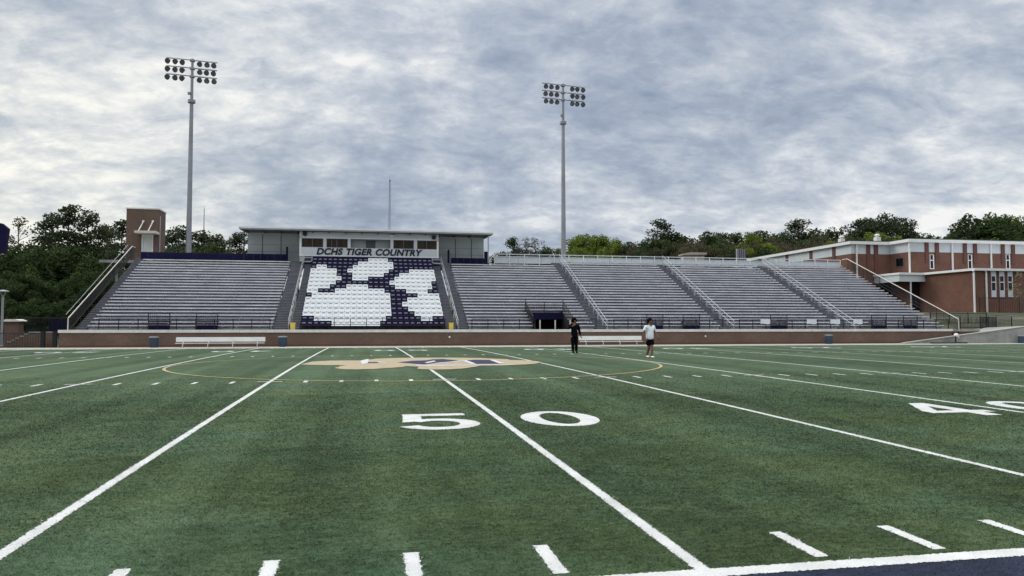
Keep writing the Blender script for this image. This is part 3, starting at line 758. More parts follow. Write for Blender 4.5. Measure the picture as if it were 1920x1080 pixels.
# lettering
cu = bpy.data.curves.new('lettering', 'FONT'); cu.body = 'DCHS TIGER COUNTRY'; cu.size = 1.; cu.extrude = .02; cu.shear = .22; cu.offset = .040; cu.space_word = 1.15; cu.space_character = 1.06
to = bpy.data.objects.new('lettering_curve', cu); C.objects.link(to)
bpy.context.view_layer.update()
me = bpy.data.meshes.new_from_object(to.evaluated_get(bpy.context.evaluated_depsgraph_get())); bpy.data.objects.remove(to)
co = np.empty(len(me.vertices)*3); me.vertices.foreach_get('co', co); co = co.reshape(-1, 3)
TX0, TX1 = ax(593.5, YP), ax(792.5, YP); TZ0, TZ1 = 7.975, 8.62
u = (co[:, 0]-co[:, 0].min())/np.ptp(co[:, 0]); w = (co[:, 1]-co[:, 1].min())/np.ptp(co[:, 1])
nc = np.stack([TX0+u*(TX1-TX0), YP-.035-co[:, 2], TZ0+w*(TZ1-TZ0)], 1)-np.array(t.location)[None]
me.vertices.foreach_set('co', nc.reshape(-1)); me.materials.clear(); me.materials.append(M['letter']); me.name = 'lettering'; bm_fix(me)
o = bpy.data.objects.new('lettering', me); C.objects.link(o); o.parent = t

# ---------------------------------------------------------------- brick tower
YT = 72.6
tx0, tx1 = ax(236.5, YT, 430), ax(297, YT, 430); tz = az(260, 392, YT)
t = thing('brick_tower', 'square brown brick tower with a white door at the left end of the stand', 'tower', ((tx0+tx1)/2, YT, 1.5))
YTB = YT+2.6
d0, d1 = ax(265.5, YT), ax(287, YT); dz0, dz1 = az(276, 472, YT), az(276, 440, YT)
b = MB(); z0 = terrain(tx0, YT)-.3
b.box(tx0, d0, YT, YT+.3, z0, tz); b.box(d1, tx1, YT, YT+.3, z0, tz); b.box(d0, d1, YT, YT+.3, dz1, tz); b.box(d0, d1, YT, YT+.3, z0, 7.2)
b.box(tx0, tx0+.3, YT+.3, YTB, z0, tz); b.box(tx1-.3, tx1, YT+.3, YTB, z0, tz); b.box(tx0+.3, tx1-.3, YTB-.3, YTB, z0, tz); b.build('wall', 'brick_tower', t)
b = MB(); b.box(tx0-.06, tx1+.06, YT-.06, YT+.35, tz, tz+.12); b.box(tx0-.06, tx0+.35, YT+.35, YTB+.06, tz, tz+.12); b.box(tx1-.35, tx1+.06, YT+.35, YTB+.06, tz, tz+.12); b.box(tx0+.35, tx1-.35, YTB-.35, YTB+.06, tz, tz+.12); b.box(tx0+.35, tx1-.35, YT+.35, YTB-.35, tz-.1, tz-.05); b.build('coping', 'limestone', t)
f = MB(); f.box(d0, d0+.09, YT-.02, YT+.2, 7.2, dz1); f.box(d1-.09, d1, YT-.02, YT+.2, 7.2, dz1); f.box(d0+.09, d1-.09, YT-.02, YT+.2, dz1-.1, dz1); fo = f.build('door_frame', 'trim_white', t)
b = MB(); b.box(d0+.10, d1-.10, YT+.05, YT+.10, 7.25, dz1-.1); b.box(d1-.24, d1-.20, YT+.0, YT+.05, 8.2, 8.35); b.build('door', 'door_white', fo)
c0, c1 = ax(252.5, YT-1), ax(293, YT-1); cz = az(272, 433, YT-1)
b = MB(); b.box(c0, c1, YT-1.3, YT-.005, cz-.22, cz); b.build('canopy', 'cream_metal', t)
for uu in (268, 286):
    xx = ax(uu, YT); b = MB(); b.tube((xx, YT-.02, az(uu, 415, YT)), (xx-.12, YT-1.15, cz-.02), .05, n=6); b.lathe((xx, YT-.06, az(uu, 415, YT)), [(.11, 0), (.11, .06)], 8, 0, (0, -1, 0)); b.build('stay_rod', 'white_metal', t)
b = MB(); b.tube((tx1+.06, YT+.3, 7.3), (tx1+.06, YT+.3, tz-.6), .07, n=6); b.build('downpipe', 'galv_dull', t)
b = MB()
for k in range(6):
    xx = ax(243+k*2, 70.5); b.tube((xx, 70.5, 7.3), (xx, 70.5, 8.75), .018, n=4)
b.tube((ax(242, 70.5), 70.5, 8.75), (ax(254, 70.5), 70.5, 8.75), .03, n=5)
tag(b.build('stair_gate', 'black_metal', origin=(ax(248, 70.5), 70.5, 7.3)), 'small black barred gate at the top of the left end stairs', 'gate')

# ---------------------------------------------------------------- floodlight poles
def flood(u, label, left):
    Yp = 73.6; x = ax(u, Yp, 300); zb = terrain(x, Yp); zt = az(u, 113 if left else 160, Yp)
    t = thing('floodlight_pole', label, 'floodlight', (x, Yp, zb), 'floodlight poles behind the stand')
    b = MB(); b.tube((x, Yp, zb-.3), (x, Yp, zt-4), .31, .175, 16); b.tube((x, Yp, zt-4), (x, Yp, zt+.15), .15, .115, 14); b.build('pole', 'steel_pole', t, smooth=False)
    b = MB(); b.lathe((x, Yp, zt-4.1), [(.17, -.25), (.36, -.16), (.36, .12), (.17, .22)], 14); b.box(x-.32, x-.10, Yp-.32, Yp-.1, zt-3.5, zt-3.25); b.build('collar', 'steel_pole', t)
    sl = -.045
    for r_ in range(3):
        zr = zt-.02-r_*.80
        b = MB(); b.tube((x-2.35, Yp-.12, zr-2.35*sl), (x+2.35, Yp-.12, zr+2.35*sl), .055, n=6); b.box(x-.21, x+.21, Yp-.22, Yp+.2, zr-.10, zr+.08); arm = b.build('cross_arm', 'steel_pole', t)
        for q, dx in enumerate((-2.2, -1.5, -.85, .75, 1.40, 2.05) if left else (-1.95, -1.33, -.72, .95, 1.5, 2.15)):
            lx, lz = x+dx, zr+dx*sl-.30
            aim = Vector((random.uniform(-.35, .35)+(-.45 if (dx < 0) == left else .1)*(1 if left else -1), -1, -.75)).normalized()
            L = MB(); L.lathe((lx, Yp-.15, lz), [(.06, -.20), (.13, -.18), (.19, -.05), (.245, .10), (.262, .19), (.25, .2)], 12, 0, aim)
            L.lathe(tuple(Vector((lx, Yp-.15, lz))+aim*.201), [(.24, 0), (.18, .012), (.05, .016)], 12, 1, aim)
            L.tube((lx, Yp-.12, lz+.30), (lx, Yp-.16, lz+.08), .035, n=5, m=2)
            vp = Vector((lx, Yp-.15, lz))+aim*.1+Vector((0, 0, .26)); L.box(vp.x-.14, vp.x+.14, vp.y-.18, vp.y+.12, vp.z-.045, vp.z, 2)
            L.build('lamp', ['lamp_dark', 'lamp_lens', 'lamp_top'], t)
    return t
flood(357, 'tall grey floodlight pole beside the brick tower', True)
flood(1056, 'tall grey floodlight pole right of the press box', False)

# ---------------------------------------------------------------- school
t = thing('school_building', 'two storey red brick school with a band of white panels right of the stand', 'school', (80, 92, 3))
YA, YB_, ZR = 94.2, 90.0, 13.25
xA, xB = 67.6, ax(1705.5, YB_); XE = 125
zpan = az(1800, 474, YB_); zpanB = zpan
b = MB()
b.box(xA, xB, YA, YA+.4, 2.2, zpan); b.box(xA, xA+.4, YA+.4, 150, 2.2, zpan); b.box(xB, XE, YB_, YB_+.4, 2.2, zpan); b.box(xB, xB+.4, YB_+.4, YA+.4, 2.2, zpan); b.build('brick_storey', 'brick_school', t)
b = MB()
b.box(xA+.03, xB, YA+.03, YA+.4, zpan, ZR); b.box(xA+.03, xA+.4, YA+.4, 150, zpan, ZR); b.box(xB+.03, XE, YB_+.03, YB_+.4, zpan, ZR); b.box(xB+.03, xB+.4, YB_+.4, YA+.4, zpan, ZR); b.build('panel_band', 'panel_school', t)
b = MB(); b.box(xA-.5, xB, YA-.5, YA+8, ZR, ZR+.42); b.box(xA-.5, xA+30, YA+8, 151, ZR, ZR+.42); b.box(xB-.5, XE, YB_-.5, YA-.5, ZR, ZR+.42); b.box(xB, XE, YA-.5, YA+8, ZR, ZR+.42); b.build('roof', 'trim_white', t)
b = MB(); b.box(xA-.45, xB, YA-.45, YA+8, ZR+.42, ZR+.55); b.box(xA-.45, xA+30, YA+8, 151, ZR+.42, ZR+.55); b.box(xB, XE, YB_-.45, YA+8, ZR+.421, ZR+.551); b.build('roof_edge', 'roof_dark', t)
# brick piers, slot windows, downpipes on the two facades
def slot(u0, u1, vt, vb, Y, mid, top=None, bot=None):
    a, c = ax(u0, Y), ax(u1, Y); z1, z0 = az(u0, vt, Y), az(u0, vb, Y); zm = az(u0, mid, Y)
    f = MB(); w = .10
    f.box(a-w, a, Y-.05, Y-.004, z0, z1); f.box(c, c+w*1.6, Y-.05, Y-.004, z0, z1); f.box(a, c, Y-.05, Y-.004, zm-.06, zm+.06); f.box(a-w, c+w*1.6, Y-.06, Y-.004, z0-.12, z0); f.box(a-w, c+w*1.6, Y-.05, Y-.004, z1, z1+.06)
    fo = f.build('window', 'trim_white', t)
    g = MB(); g.box(a, c, Y-.025, Y-.004, z0, zm-.06); g.box(a, c, Y-.025, Y-.004, zm+.06, z1); g.build('pane', 'glass_dark', fo)
    return a, c, z0, z1
for uc in (1746.5, 1818, 1889):
    x0, x1 = ax(uc-9, YB_), ax(uc+9, YB_)
    MB().box(x0-.35, x0+.25, YB_-.12, YB_, zpan-1.5, ZR).build('brick_pier', 'brick_dark', t); MB().box(x1-.25, x1+.35, YB_-.12, YB_, zpan-1.5, ZR).build('brick_pier', 'brick_dark', t)
    slot(uc-3.2, uc+1.8, 478, 503, YB_, 488)
for uc in (1634,):
    x0, x1 = ax(uc-6, YA), ax(uc+7, YA); MB().box(x0-.35, x0+.25, YA-.12, YA, 6, ZR).build('brick_pier', 'brick_dark', t); MB().box(x1-.25, x1+.4, YA-.12, YA, 6, ZR).build('brick_pier', 'brick_dark', t)
for uc in (1785, 1857.5, 1704.5):
    xx = ax(uc, YB_-.1); p = MB(); p.tube((xx, YB_-.12, 8.9), (xx, YB_-.12, ZR), .13, n=8); p.build('downpipe', 'trim_white', t)
xx = ax(1605.5, YA-.1); p = MB(); p.tube((xx, YA-.14, 3), (xx, YA-.14, ZR), .13, n=8); p.build('downpipe', 'trim_white', t)
for yy in (98, 104, 111, 120):
    p = MB(); p.box(xA-.10, xA, yy, yy+.7, zpan-.4, ZR); p.build('brick_pier', 'brick_dark', t)
z1, z0 = az(1692, 481, 92), az(1692, 500, 92); f = MB(); f.box(xB-.06, xB-.004, 91.2, 92.9, z0, z1-.2); fo = f.build('window', 'press_seam', t); g = MB(); g.box(xB-.09, xB-.06, 91.35, 92.75, z0+.08, z1-.28); g.build('pane', 'glass_dark', fo)
for u0, Y in ((1578, 100), (1645, 97)):
    xx = ax(u0, Y); p = MB(); p.box(xx-.36, xx+.36, Y-.36, Y+.36, ZR+.55, ZR+1.5); p.lathe((xx, Y, ZR+1.5), [(.26, 0), (.26, .15), (.40, .2), (.38, .38), (.2, .5)], 14); p.build('roof_vent', 'trim_white', t)
# lower wing
t = thing('school_wing', 'single storey red brick wing of the school with three slot windows and white downpipes', 'school wing', (84, 80, 3))
YC = 80.0; xC = ax(1826, YC); ZC = az(1850, 503.5, YC)
b = MB(); b.box(xC, XE, YC, YC+.4, 2.0, ZC-.3); b.box(xC, xC+.4, YC+.4, YB_-.02, 2.0, ZC-.3); b.build('wall', 'brick_school', t)
b = MB(); b.box(xC-.45, XE, YC-.45, YB_-.15, ZC-.3, ZC); b.box(xC-4.3, xC-.45, 88.6, YB_-.15, ZC-.3, ZC); b.box(xC-4.3, xB-.05, YB_-.15, YA-.05, ZC-.3, ZC); b.build('roof', 'trim_white', t)
b = MB(); b.box(xC-4.15, xC-.02, 88.8, 89.0, ZC-1.25, ZC-.3); b.box(xC-4.15, xC-3.95, 89.0, YA-.1, ZC-1.25, ZC-.3); b.build('canopy_fascia', 'panel_school', t)
b = MB(); b.tube((xC-2.3, 88.9, 2.4), (xC-2.3, 88.9, ZC-1.25), .12, n=8); b.build('canopy_post', 'galv', t)
b = MB(); b.box(xB, xC-.05, YB_-.06, YB_-.005, 2.5, ZC-1.2); b.build('shade_sheet', 'void', t); b = MB(); b.box(xC-3.95, xB, YA-.06, YA-.005, 2.5, ZC-1.2); b.build('shade_sheet', 'void', t)  # flat near-black sheets standing in for the shade under the canopy
for uc in (1823.5, 1846.5):
    xx = ax(uc, YC-.1); p = MB(); p.tube((xx, YC-.16, 3.0), (xx, YC-.16, ZC-.55), .12, n=8); p.tube((xx, YC-.16, ZC-.55), (xx-.2, YC-.30, ZC-.28), .12, n=8); p.build('downpipe', 'trim_white', t)
p = MB(); x0, x1 = ax(1851, YC), ax(1899, YC); za, zb2 = az(1870, 560, YC), ZC-.31; p.box(x0, x1, YC-.03, YC, za, zb2); p.build('window_surround', 'brick_dark', t)
for uc in (1856.5, 1872, 1887.5):
    a, c = ax(uc, YC), ax(uc+7.0, YC); 
    for za_, zb_ in ((az(uc, 518, YC), ZC-.34), (az(uc, 557, YC), az(uc, 544.5, YC))): p = MB(); p.box(a-.06, c+.12, YC-.07, YC-.031, za_, zb_); p.build('white_panel', 'panel_school', t)
    z1, z0, zm = az(uc, 518, YC), az(uc, 544.5, YC), az(uc, 529, YC); f = MB(); f.box(a-.05, a, YC-.075, YC-.031, z0, z1); f.box(c, c+.11, YC-.075, YC-.031, z0, z1); f.box(a, c, YC-.075, YC-.031, zm-.06, zm+.06); fo = f.build('window', 'trim_white', t)
    g = MB(); g.box(a, c, YC-.055, YC-.031, z0, zm-.06); g.box(a, c, YC-.055, YC-.031, zm+.06, z1); g.build('pane', 'glass_dark', fo)

# ramp, retaining wall and fences at the right
b = MB(); xr0, xr1, xr2 = ax(1692, 52.0), ax(1920, 52.0), 75.0
zr0, zr1 = -.10, az(1920, 613, 52.0)
zr2 = zr1+(zr1-zr0)/(xr1-xr0)*(xr2-xr1)*.3
t = thing('retaining_wall', 'stained grey concrete retaining wall rising beside the ramp at the right', 'retaining wall', (50, 52, 0))
b.prism([(xr0, -.3), (xr0, zr0+.01), (xr1, zr1), (xr2, zr2), (xr2, -.3)], 'y', 51.85, 52.15); b.build('wall_body', 'concrete', t)
b = MB(); b.prism([(xr0, zr0+.02), (xr1, zr1+.01), (xr2, zr2+.01), (xr2, zr2+.09), (xr1, zr1+.07), (xr0, zr0+.08)], 'y', 51.80, 52.2); b.build('coping', 'concrete_pale', t)
b = MB(); b.prism([(xr0+.2, -.3), (xr0+.2, zr0), (xr1, zr1-.06), (xr2, zr2-.06), (xr2, -.3)], 'y', 52.2, 52.9); b.prism([(48.5, -.3), (48.5, .6), (xr1, zr1-.06), (xr2, zr2-.06), (xr2, -.3)], 'y', 52.9, 56.); tag(b.build('ramp', 'concrete'), kind='structure')
b = MB(); b.box(48.25, 50.9, 53.05, 53.35, -.1, .90, 0); b.box(48.25, 51.0, 53.0, 53.4, .90, 1.10, 1); tag(b.build('wall_end', ['brick_dark', 'concrete'], origin=(49.5, 53.2, 0)), 'short grey capped brick pier wall at the right end of the long brick wall', 'wall')
def bar_fence(pts, h, label, step=.14, mat='black_metal', zfun=None, grp=None, base=.05):
    L = MB(); P = MB(); acc = 0
    zfun = zfun or terrain
    t = thing('metal_fence', label, 'fence', (pts[0][0], pts[0][1], zfun(*pts[0])), grp)
    for (xa, ya), (xb, yb) in zip(pts[:-1], pts[1:]):
        n = max(1, int(math.hypot(xb-xa, yb-ya)/step))
        q = lambda k: (xa+(xb-xa)*k/n, ya+(yb-ya)*k/n)
        for k in range(n): x, y = q(k+.5); z = zfun(x, y); L.tube((x, y, z+base), (x, y, z+h-.04), .014, n=4)
        m = max(1, int(n*step/2.0))
        for k in range(m+1):
            x, y = xa+(xb-xa)*k/m, ya+(yb-ya)*k/m; z = zfun(x, y); P = MB(); P.tube((x, y, z-.2), (x, y, z+h+.06), .042, n=6); P.build('post', mat, t)
            if k < m:
                x2, y2 = xa+(xb-xa)*(k+1)/m, ya+(yb-ya)*(k+1)/m; z2 = zfun(x2, y2)
                for dz in (h-.05, .12): L.tube((x, y, z+dz), (x2, y2, z2+dz), .030, n=5)
    L.build('bars', mat, t); return t
zr = lambda x, y: zr0+(zr1-zr0)*(x-xr0)/(xr1-xr0) if x < xr1 else zr1
bar_fence([(ax(1800, 56.2), 56.2), (ax(1897, 56.2), 56.2)], 1.05, 'black barred fence along the top of the ramp', zfun=lambda x, y: terrain(x, y)*.0+1.13, grp='black fences by the ramp')
bar_fence([(ax(1838, 55.5), 55.5), (ax(1868, 58), 58)], 1.2, 'short black gate fence leading up from the ramp to the bank', .12, zfun=lambda x, y: 1.05, grp='black fences by the ramp')
bar_fence([(ax(1745, 62), 62), (ax(1850, 62), 62)], 1.15, 'black barred fence on the grass behind the right end of the stand', zfun=lambda x, y: 1.55, grp='black fences by the ramp')
bar_fence([(ax(1833, 76.5), 76.5), (ax(1945, 74), 74)], 2.1, 'rusty dark chain fence on the bank in front of the school windows', .25, 'black_metal', zfun=lambda x, y: 2.75)
b = MB(); xa, xb = ax(1700, 66), 90; b.box(xa, xb, 66., 66.25, 1.4, 2.33); tag(b.build('kerb_wall', 'concrete_pale', origin=((xa+xb)/2, 66, 1.5)), 'low pale kerb wall crossing the grass bank below the school wing', 'kerb')
# small things by the ramp
x, y = ax(1791, 51.4), 51.4; t = thing('marker_post', 'short black post with a white cap against the ramp wall', 'post', (x, y, -.1))
b = MB(); b.tube((x, y, -.1), (x, y, .50), .06, .05, 8); b.box(x-.10, x+.10, y-.10, y+.10, -.1, -.05); b.build('post', 'black_metal', t)
b = MB(); b.lathe((x+.05, y-.02, .48), [(.06, 0), (.17, .06), (.19, .16), (.13, .26), (.03, .30)], 12); b.tube((x+.1, y-.02, .58), (x+.32, y-.02, .40), .09, .05, 8); b.build('cap', 'white_metal', t)
b = MB()
for k in range(7): xx = ax(1748+k*10, 51.2); b.lathe((xx, 51.2, -.1), [(.20, 0), (.24, .05), (.2, .11), (.05, .13)], 8)
for k in range(6): b.tube((ax(1748+k*10, 51.2), 51.2, -.04), (ax(1758+k*10, 51.2), 51.2, -.04), .05, n=6)
tag(b.build('ground_hose', 'black_metal', origin=(ax(1780, 51.2), 51.2, -.1)), 'black coiled hose lying along the foot of the ramp wall', 'hose')

# ---------------------------------------------------------------- benches, bins, wall lights on the far sideline
def team_bench(u0, u1, label):
    Yb = 51.3; x0, x1 = ax(u0, Yb), ax(u1, Yb)
    t = thing('team_bench', label, 'bench', ((x0+x1)/2, Yb, -.1), 'white team benches against the brick wall')
    b = MB(); b.box(x0, x1, Yb+.26, Yb+.30, .30, .62); b.build('backrest', 'white_metal', t)
    b = MB(); b.box(x0+.02, x1-.02, Yb-.12, Yb+.14, .185, .225); b.build('seat', 'white_metal', t)
    n = 4
    for k in range(n):
        xx = x0+.5+k*(x1-x0-1)/(n-1); b = MB(); b.box(xx-.03, xx+.03, Yb-.05, Yb-.01, -.1, .185); b.box(xx-.03, xx+.03, Yb-.2, Yb+.34, -.1, -.06); b.prism([(Yb+.14, .15), (Yb+.30, .62), (Yb+.33, .62), (Yb+.20, .15)], 'x', xx-.025, xx+.025); b.box(xx-.025, xx+.025, Yb-.10, Yb+.22, .12, .184); b.build('leg', 'galv', t)
team_bench(329, 497, 'long white team bench between two blue bins at the left of the brick wall')
team_bench(1087, 1205, 'white team bench behind the two people on the field')
def bin_(u, label):
    Yb = 52.0; x = ax(u, Yb); t = thing('litter_bin', label, 'bin', (x, Yb, -.1), 'blue bins against the brick wall')
    b = MB(); b.lathe((x, Yb, -.1), [(.24, 0), (.25, .02), (.31, .62), (.31, .66)], 16)
    for k in range(12):
        w = 2*PI*k/12; b.box(x+.285*math.cos(w)-.012, x+.285*math.cos(w)+.012, Yb+.285*math.sin(w)-.012, Yb+.285*math.sin(w)+.012, -.06, .56)
    b.build('body', 'bin', t)
    b = MB(); b.lathe((x, Yb, .56), [(.335, 0), (.345, .05), (.30, .09), (.16, .12), (.15, .06)], 16); b.build('lid', 'bin_lid', t)
bin_(289.5, 'blue litter bin left of the long team bench'); bin_(530.5, 'blue litter bin right of the long team bench'); bin_(1553.5, 'blue litter bin alone against the right part of the brick wall')
for u, v, lb in ((1323, 630.5, 'small round white light on the brick wall right of the man in white'), (843, 632, 'small round white light on the brick wall below the yellow board')):
    x, y, z = at(u, v, 52.95); b = MB(); b.lathe((x, 53.0, z), [(.05, -.0), (.075, .02), (.07, .06), (.03, .08)], 12, 0, (0, -1, 0)); tag(b.build('wall_light', 'white_metal', origin=(x, 53, z)), lb, 'wall light')
x, y = ax(1918, 51.0), 51.0; t = thing('storage_box', 'dark grey upright box at the right edge in front of the concrete wall', 'box', (x, y, -.1)); b = MB(); b.box(x-.28, x+.5, y-.3, y+.3, -.1, .50); b.build('body', 'bin', t); b = MB(); b.prism([(x-.31, .50), (x+.53, .50), (x+.45, .62), (x-.23, .62)], 'y', y-.33, y+.33); b.build('lid', 'bin_lid', t)

# ---------------------------------------------------------------- left edge
t = thing('stepped_wall', 'stepped red brick stair wall left of the long brick wall', 'wall', (-26, 54.4, -.1))
b = MB(); us = [14, 22, 29.5, 37, 45.5, 54, 80]; zt = [.22, .34, .46, .60, .74, .90, 1.02]
Yq = 54.4
for k in range(len(us)-1): b.box(ax(us[k], Yq), ax(us[k+1], Yq), Yq, Yq+.3, -.2, zt[k+1]-.1)
b.build('wall_body', 'brick_wall', t)
b = MB()
for k in range(len(us)-1): b.box(ax(us[k], Yq)+.002, ax(us[k+1], Yq)-.002, Yq-.03, Yq+.33, zt[k+1]-.1, zt[k+1]-.03)
b.build('step_cap', 'concrete', t)
x0, x1 = ax(86, 53.6), ax(98.5, 53.6); t = thing('brick_pier', 'short red brick pier between two black gate posts', 'pier', ((x0+x1)/2, 53.6, -.1))
MB().box(x0, x1, 53.6, 54.0, -.2, .94).build('pier_body', 'brick_wall', t); MB().box(x0-.03, x1+.03, 53.57, 54.03, .94, 1.0).build('pier_cap', 'concrete', t)
b = MB()
for u in (81.5, 104): xx = ax(u, 53.1); b = MB(); b.box(xx-.12, xx+.12, 53.0, 53.2, -.15, .98); b.box(xx-.14, xx+.14, 52.98, 53.22, .98, 1.04); tag(b.build('gate_post', 'black_metal', origin=(xx, 53.1, -.1)), 'thick black gate post left of the brick pier' if u < 90 else 'thick black gate post touching the left end of the long brick wall', 'gate post', 'black gate posts')
bar_fence([(ax(-30, 53.1), 53.1), (ax(80, 53.1), 53.1)], 1.08, 'black picket fence in front of the stepped brick wall', .16, zfun=lambda x, y: -.12)
x = ax(26, 58); t = thing('gate_pillar', 'brick gate pillar with a white rounded cap at the left edge', 'pillar', (x, 58, .2))
MB().box(x-.47, x+.47, 57.6, 58.5, -.1, 1.72).build('pillar_shaft', 'brick_wall', t)
b = MB(); b.prism([(x-.64, 1.722), (x+.64, 1.722), (x+.64, 1.80), (x+.3, 1.90), (x-.3, 1.90), (x-.64, 1.80)], 'y', 57.4, 58.7); b.build('pillar_cap', 'limestone', t)
bar_fence([(ax(38, 60), 60), (ax(130, 60), 60)], 1.5, 'dark fence below the trees at the left end of the stand', .10, zfun=lambda x, y: .55)
b = MB(); xa, xb = ax(94, 61), ax(128, 61); b.box(xa, xb, 61, 61.06, .6, 1.85)
for k in range(5): xx = xa+k*(xb-xa)/4; b.box(xx-.03, xx+.03, 60.95, 61, .4, 1.95)
tag(b.build('dark_screen', 'navy_panel', origin=((xa+xb)/2, 61, .6)), 'dark navy screen panel at the left foot of the stand stairs', 'screen')
def lamp_post(u, Y, zb, zt, w, label):
    x = ax(u, Y); t = thing('street_lamp', label, 'street lamp', (x, Y, zb), 'slim lamp posts among the trees')
    b = MB(); b.tube((x, Y, zb-.2), (x, Y, zt-.45), .085, .075, 10); b.tube((x, Y, zt-.45), (x-w*.55, Y, zt-.05), .03, n=6); b.tube((x, Y, zt-.45), (x+w*.55, Y, zt-.05), .03, n=6); b.lathe((x, Y, zb-.05), [(.16, 0), (.15, .18), (.09, .22)], 12); b.build('post', 'steel_pole', t)
    b = MB(); b.lathe((x, Y, zt-.06), [(w*.3, -.03), (w, 0), (w, .04), (w*.4, .10), (.03, .12)], 18); b.build('lamp_head', 'lamp_top', t)
lamp_post(4, 53.6, -.1, az(4, 545, 53.6), .38, 'slim grey lamp post with a flat round head at the left edge'); lamp_post(116.5, 84, terrain(-37, 84), az(116.5, 557, 84), .42, 'slim grey lamp post with a flat head standing before the trees')
# scoreboard edge
xs_ = ax(8.5, 44.0); t = thing('scoreboard', 'navy scoreboard panel just entering at the upper left edge', 'scoreboard', (xs_-4, 46, -.1))
b = MB(); zt_, zb_ = az(6, 420, 44), az(4, 475, 44); k = MB(); k.prism([(xs_-9, zb_), (xs_-.15, zb_), (xs_, zt_-.25), (xs_-.35, zt_+.05), (xs_-9, zt_+.6)], 'y', 44.0, 44.35); k.build('panel', 'navy_panel', t)
for dx in (-8, -2.8): k = MB(); k.box(xs_+dx-.15, xs_+dx+.15, 44.36, 44.7, -.2, zb_+1); k.build('post', 'steel_pole', t)

# far roofs and masts
xa, xb = ax(1281, 112), ax(1325, 112); z1 = az(1300, 473, 112); t = thing('shed', 'low tan flat-roofed shed peeping over the top rail', 'shed', ((xa+xb)/2, 112, 5))
MB().box(xa+.3, xb-.3, 112.3, 113.8, 3, z1-.5).build('wall', 'tan_roof', t); b = MB(); b.prism([(xa, z1-.5), (xb, z1-.35), (xb, z1), (xa+1.2, z1), (xa, z1-.3)], 'y', 112, 114); b.build('roof', 'tan_roof', t)
xa, xb = ax(1383, 105), ax(1398, 105); z1 = az(1390, 466, 105); t = thing('roof_unit', 'small grey louvred rooftop unit behind the top rail', 'rooftop unit', ((xa+xb)/2, 105, 8))
MB().box(xa, xb, 105, 105.6, z1-4, z1-.05).build('body', 'galv_dull', t); b = MB()
for k in range(5): xx = xa+k*(xb-xa)/4; b.box(xx-.05, xx+.05, 104.9, 105, z1-4, z1)
b.build('louvre_frame', 'alu_dark', t)
def mast(u, v0, Y, w, label, r):
    x = ax(u, Y, v0); zt = az(u, v0, Y); zb = terrain(x, Y)
    t = thing('radio_mast', label, 'radio mast', (x, Y, zb)); b = MB(); legs = []
    n = 26
    def wd(z): k = (z-zb)/(zt-zb); return w*(1-k)*.5+.10
    A = [(-.5, -.29), (.5, -.29), (0, .58)]
    for k in range(n):
        z0 = zb+(zt-zb)*k/n; z1 = zb+(zt-zb)*(k+1)/n
        for i in range(3):
            p = lambda q, z: (x+A[q][0]*2*wd(z), Y+A[q][1]*2*wd(z), z); j = (i+1) % 3
            b.tube(p(i, z0), p(i, z1), r, n=5); b.tube(p(i, z0), p(j, z1), r*.55, n=4); b.tube(p(i, z0), p(j, z0), r*.5, n=4)
    b.build('lattice', 'mast', t); b = MB(); b.tube((x, Y, zt), (x, Y, zt+1.4), r, n=5); b.lathe((x, Y, zt), [(.2, -.1), (.3, 0), (.2, .2)], 8); b.build('antenna', 'mast', t)
mast(731, 338, 165, 1.0, 'thin grey lattice radio mast rising behind the press box roof', .05)
mast(383, 392, 420, 1.2, 'faint distant mast between the left floodlight and the press box', .09)

# ---------------------------------------------------------------- trees
def leaves(name, clumps, size, mats, flat=.0, n_per=60):
    """clumps: (centre, radii, material index); many small leaf clusters spread through each clump's volume"""
    rng = np.random.default_rng(abs(hash(name)) % 1000 if False else sum(map(ord, name)))
    V, MI = [], []
    for c, r, mi in clumps:
        n = max(6, int(n_per*(r[0]*r[1]*r[2])**(2/3.)/1.0))
        d = rng.normal(size=(n, 3)); d /= np.linalg.norm(d, axis=1)[:, None]
        rad = rng.uniform(.25, 1., n)**.5*rng.uniform(.8, 1.12, n)
        P = np.array(c)+d*rad[:, None]*np.array(r)
        a = rng.normal(size=(n, 3)); a[:, 2] *= (1-flat); a /= np.linalg.norm(a, axis=1)[:, None]
        e = np.cross(a, rng.normal(size=(n, 3))); e /= np.linalg.norm(e, axis=1)[:, None]; e[:, 2] *= (1-flat)
        s = size*rng.uniform(.55, 1.35, n)[:, None]
        q = np.stack([P-a*s*.5-e*s*.28, P+a*s*.1-e*s*.42, P+a*s*.62, P-a*s*.05+e*s*.45], 1)
        V.append(q); mm = np.full(n, mi); k = rng.random(n); mm = np.where(k < .22, (mi+1) % len(mats), mm); MI.append(mm)
    V = np.concatenate(V); MI = np.concatenate(MI); n = len(V)
    me = bpy.data.meshes.new(name); me.vertices.add(4*n); me.vertices.foreach_set('co', V.reshape(-1)); me.loops.add(4*n)
    me.loops.foreach_set('vertex_index', np.arange(4*n)); me.polygons.add(n); me.polygons.foreach_set('loop_start', np.arange(n)*4); me.polygons.foreach_set('loop_total', np.full(n, 4))
    for k in mats: me.materials.append(M[k])
    me.polygons.foreach_set('material_index', MI.astype(np.int32)); me.update(); me.validate()
    return me
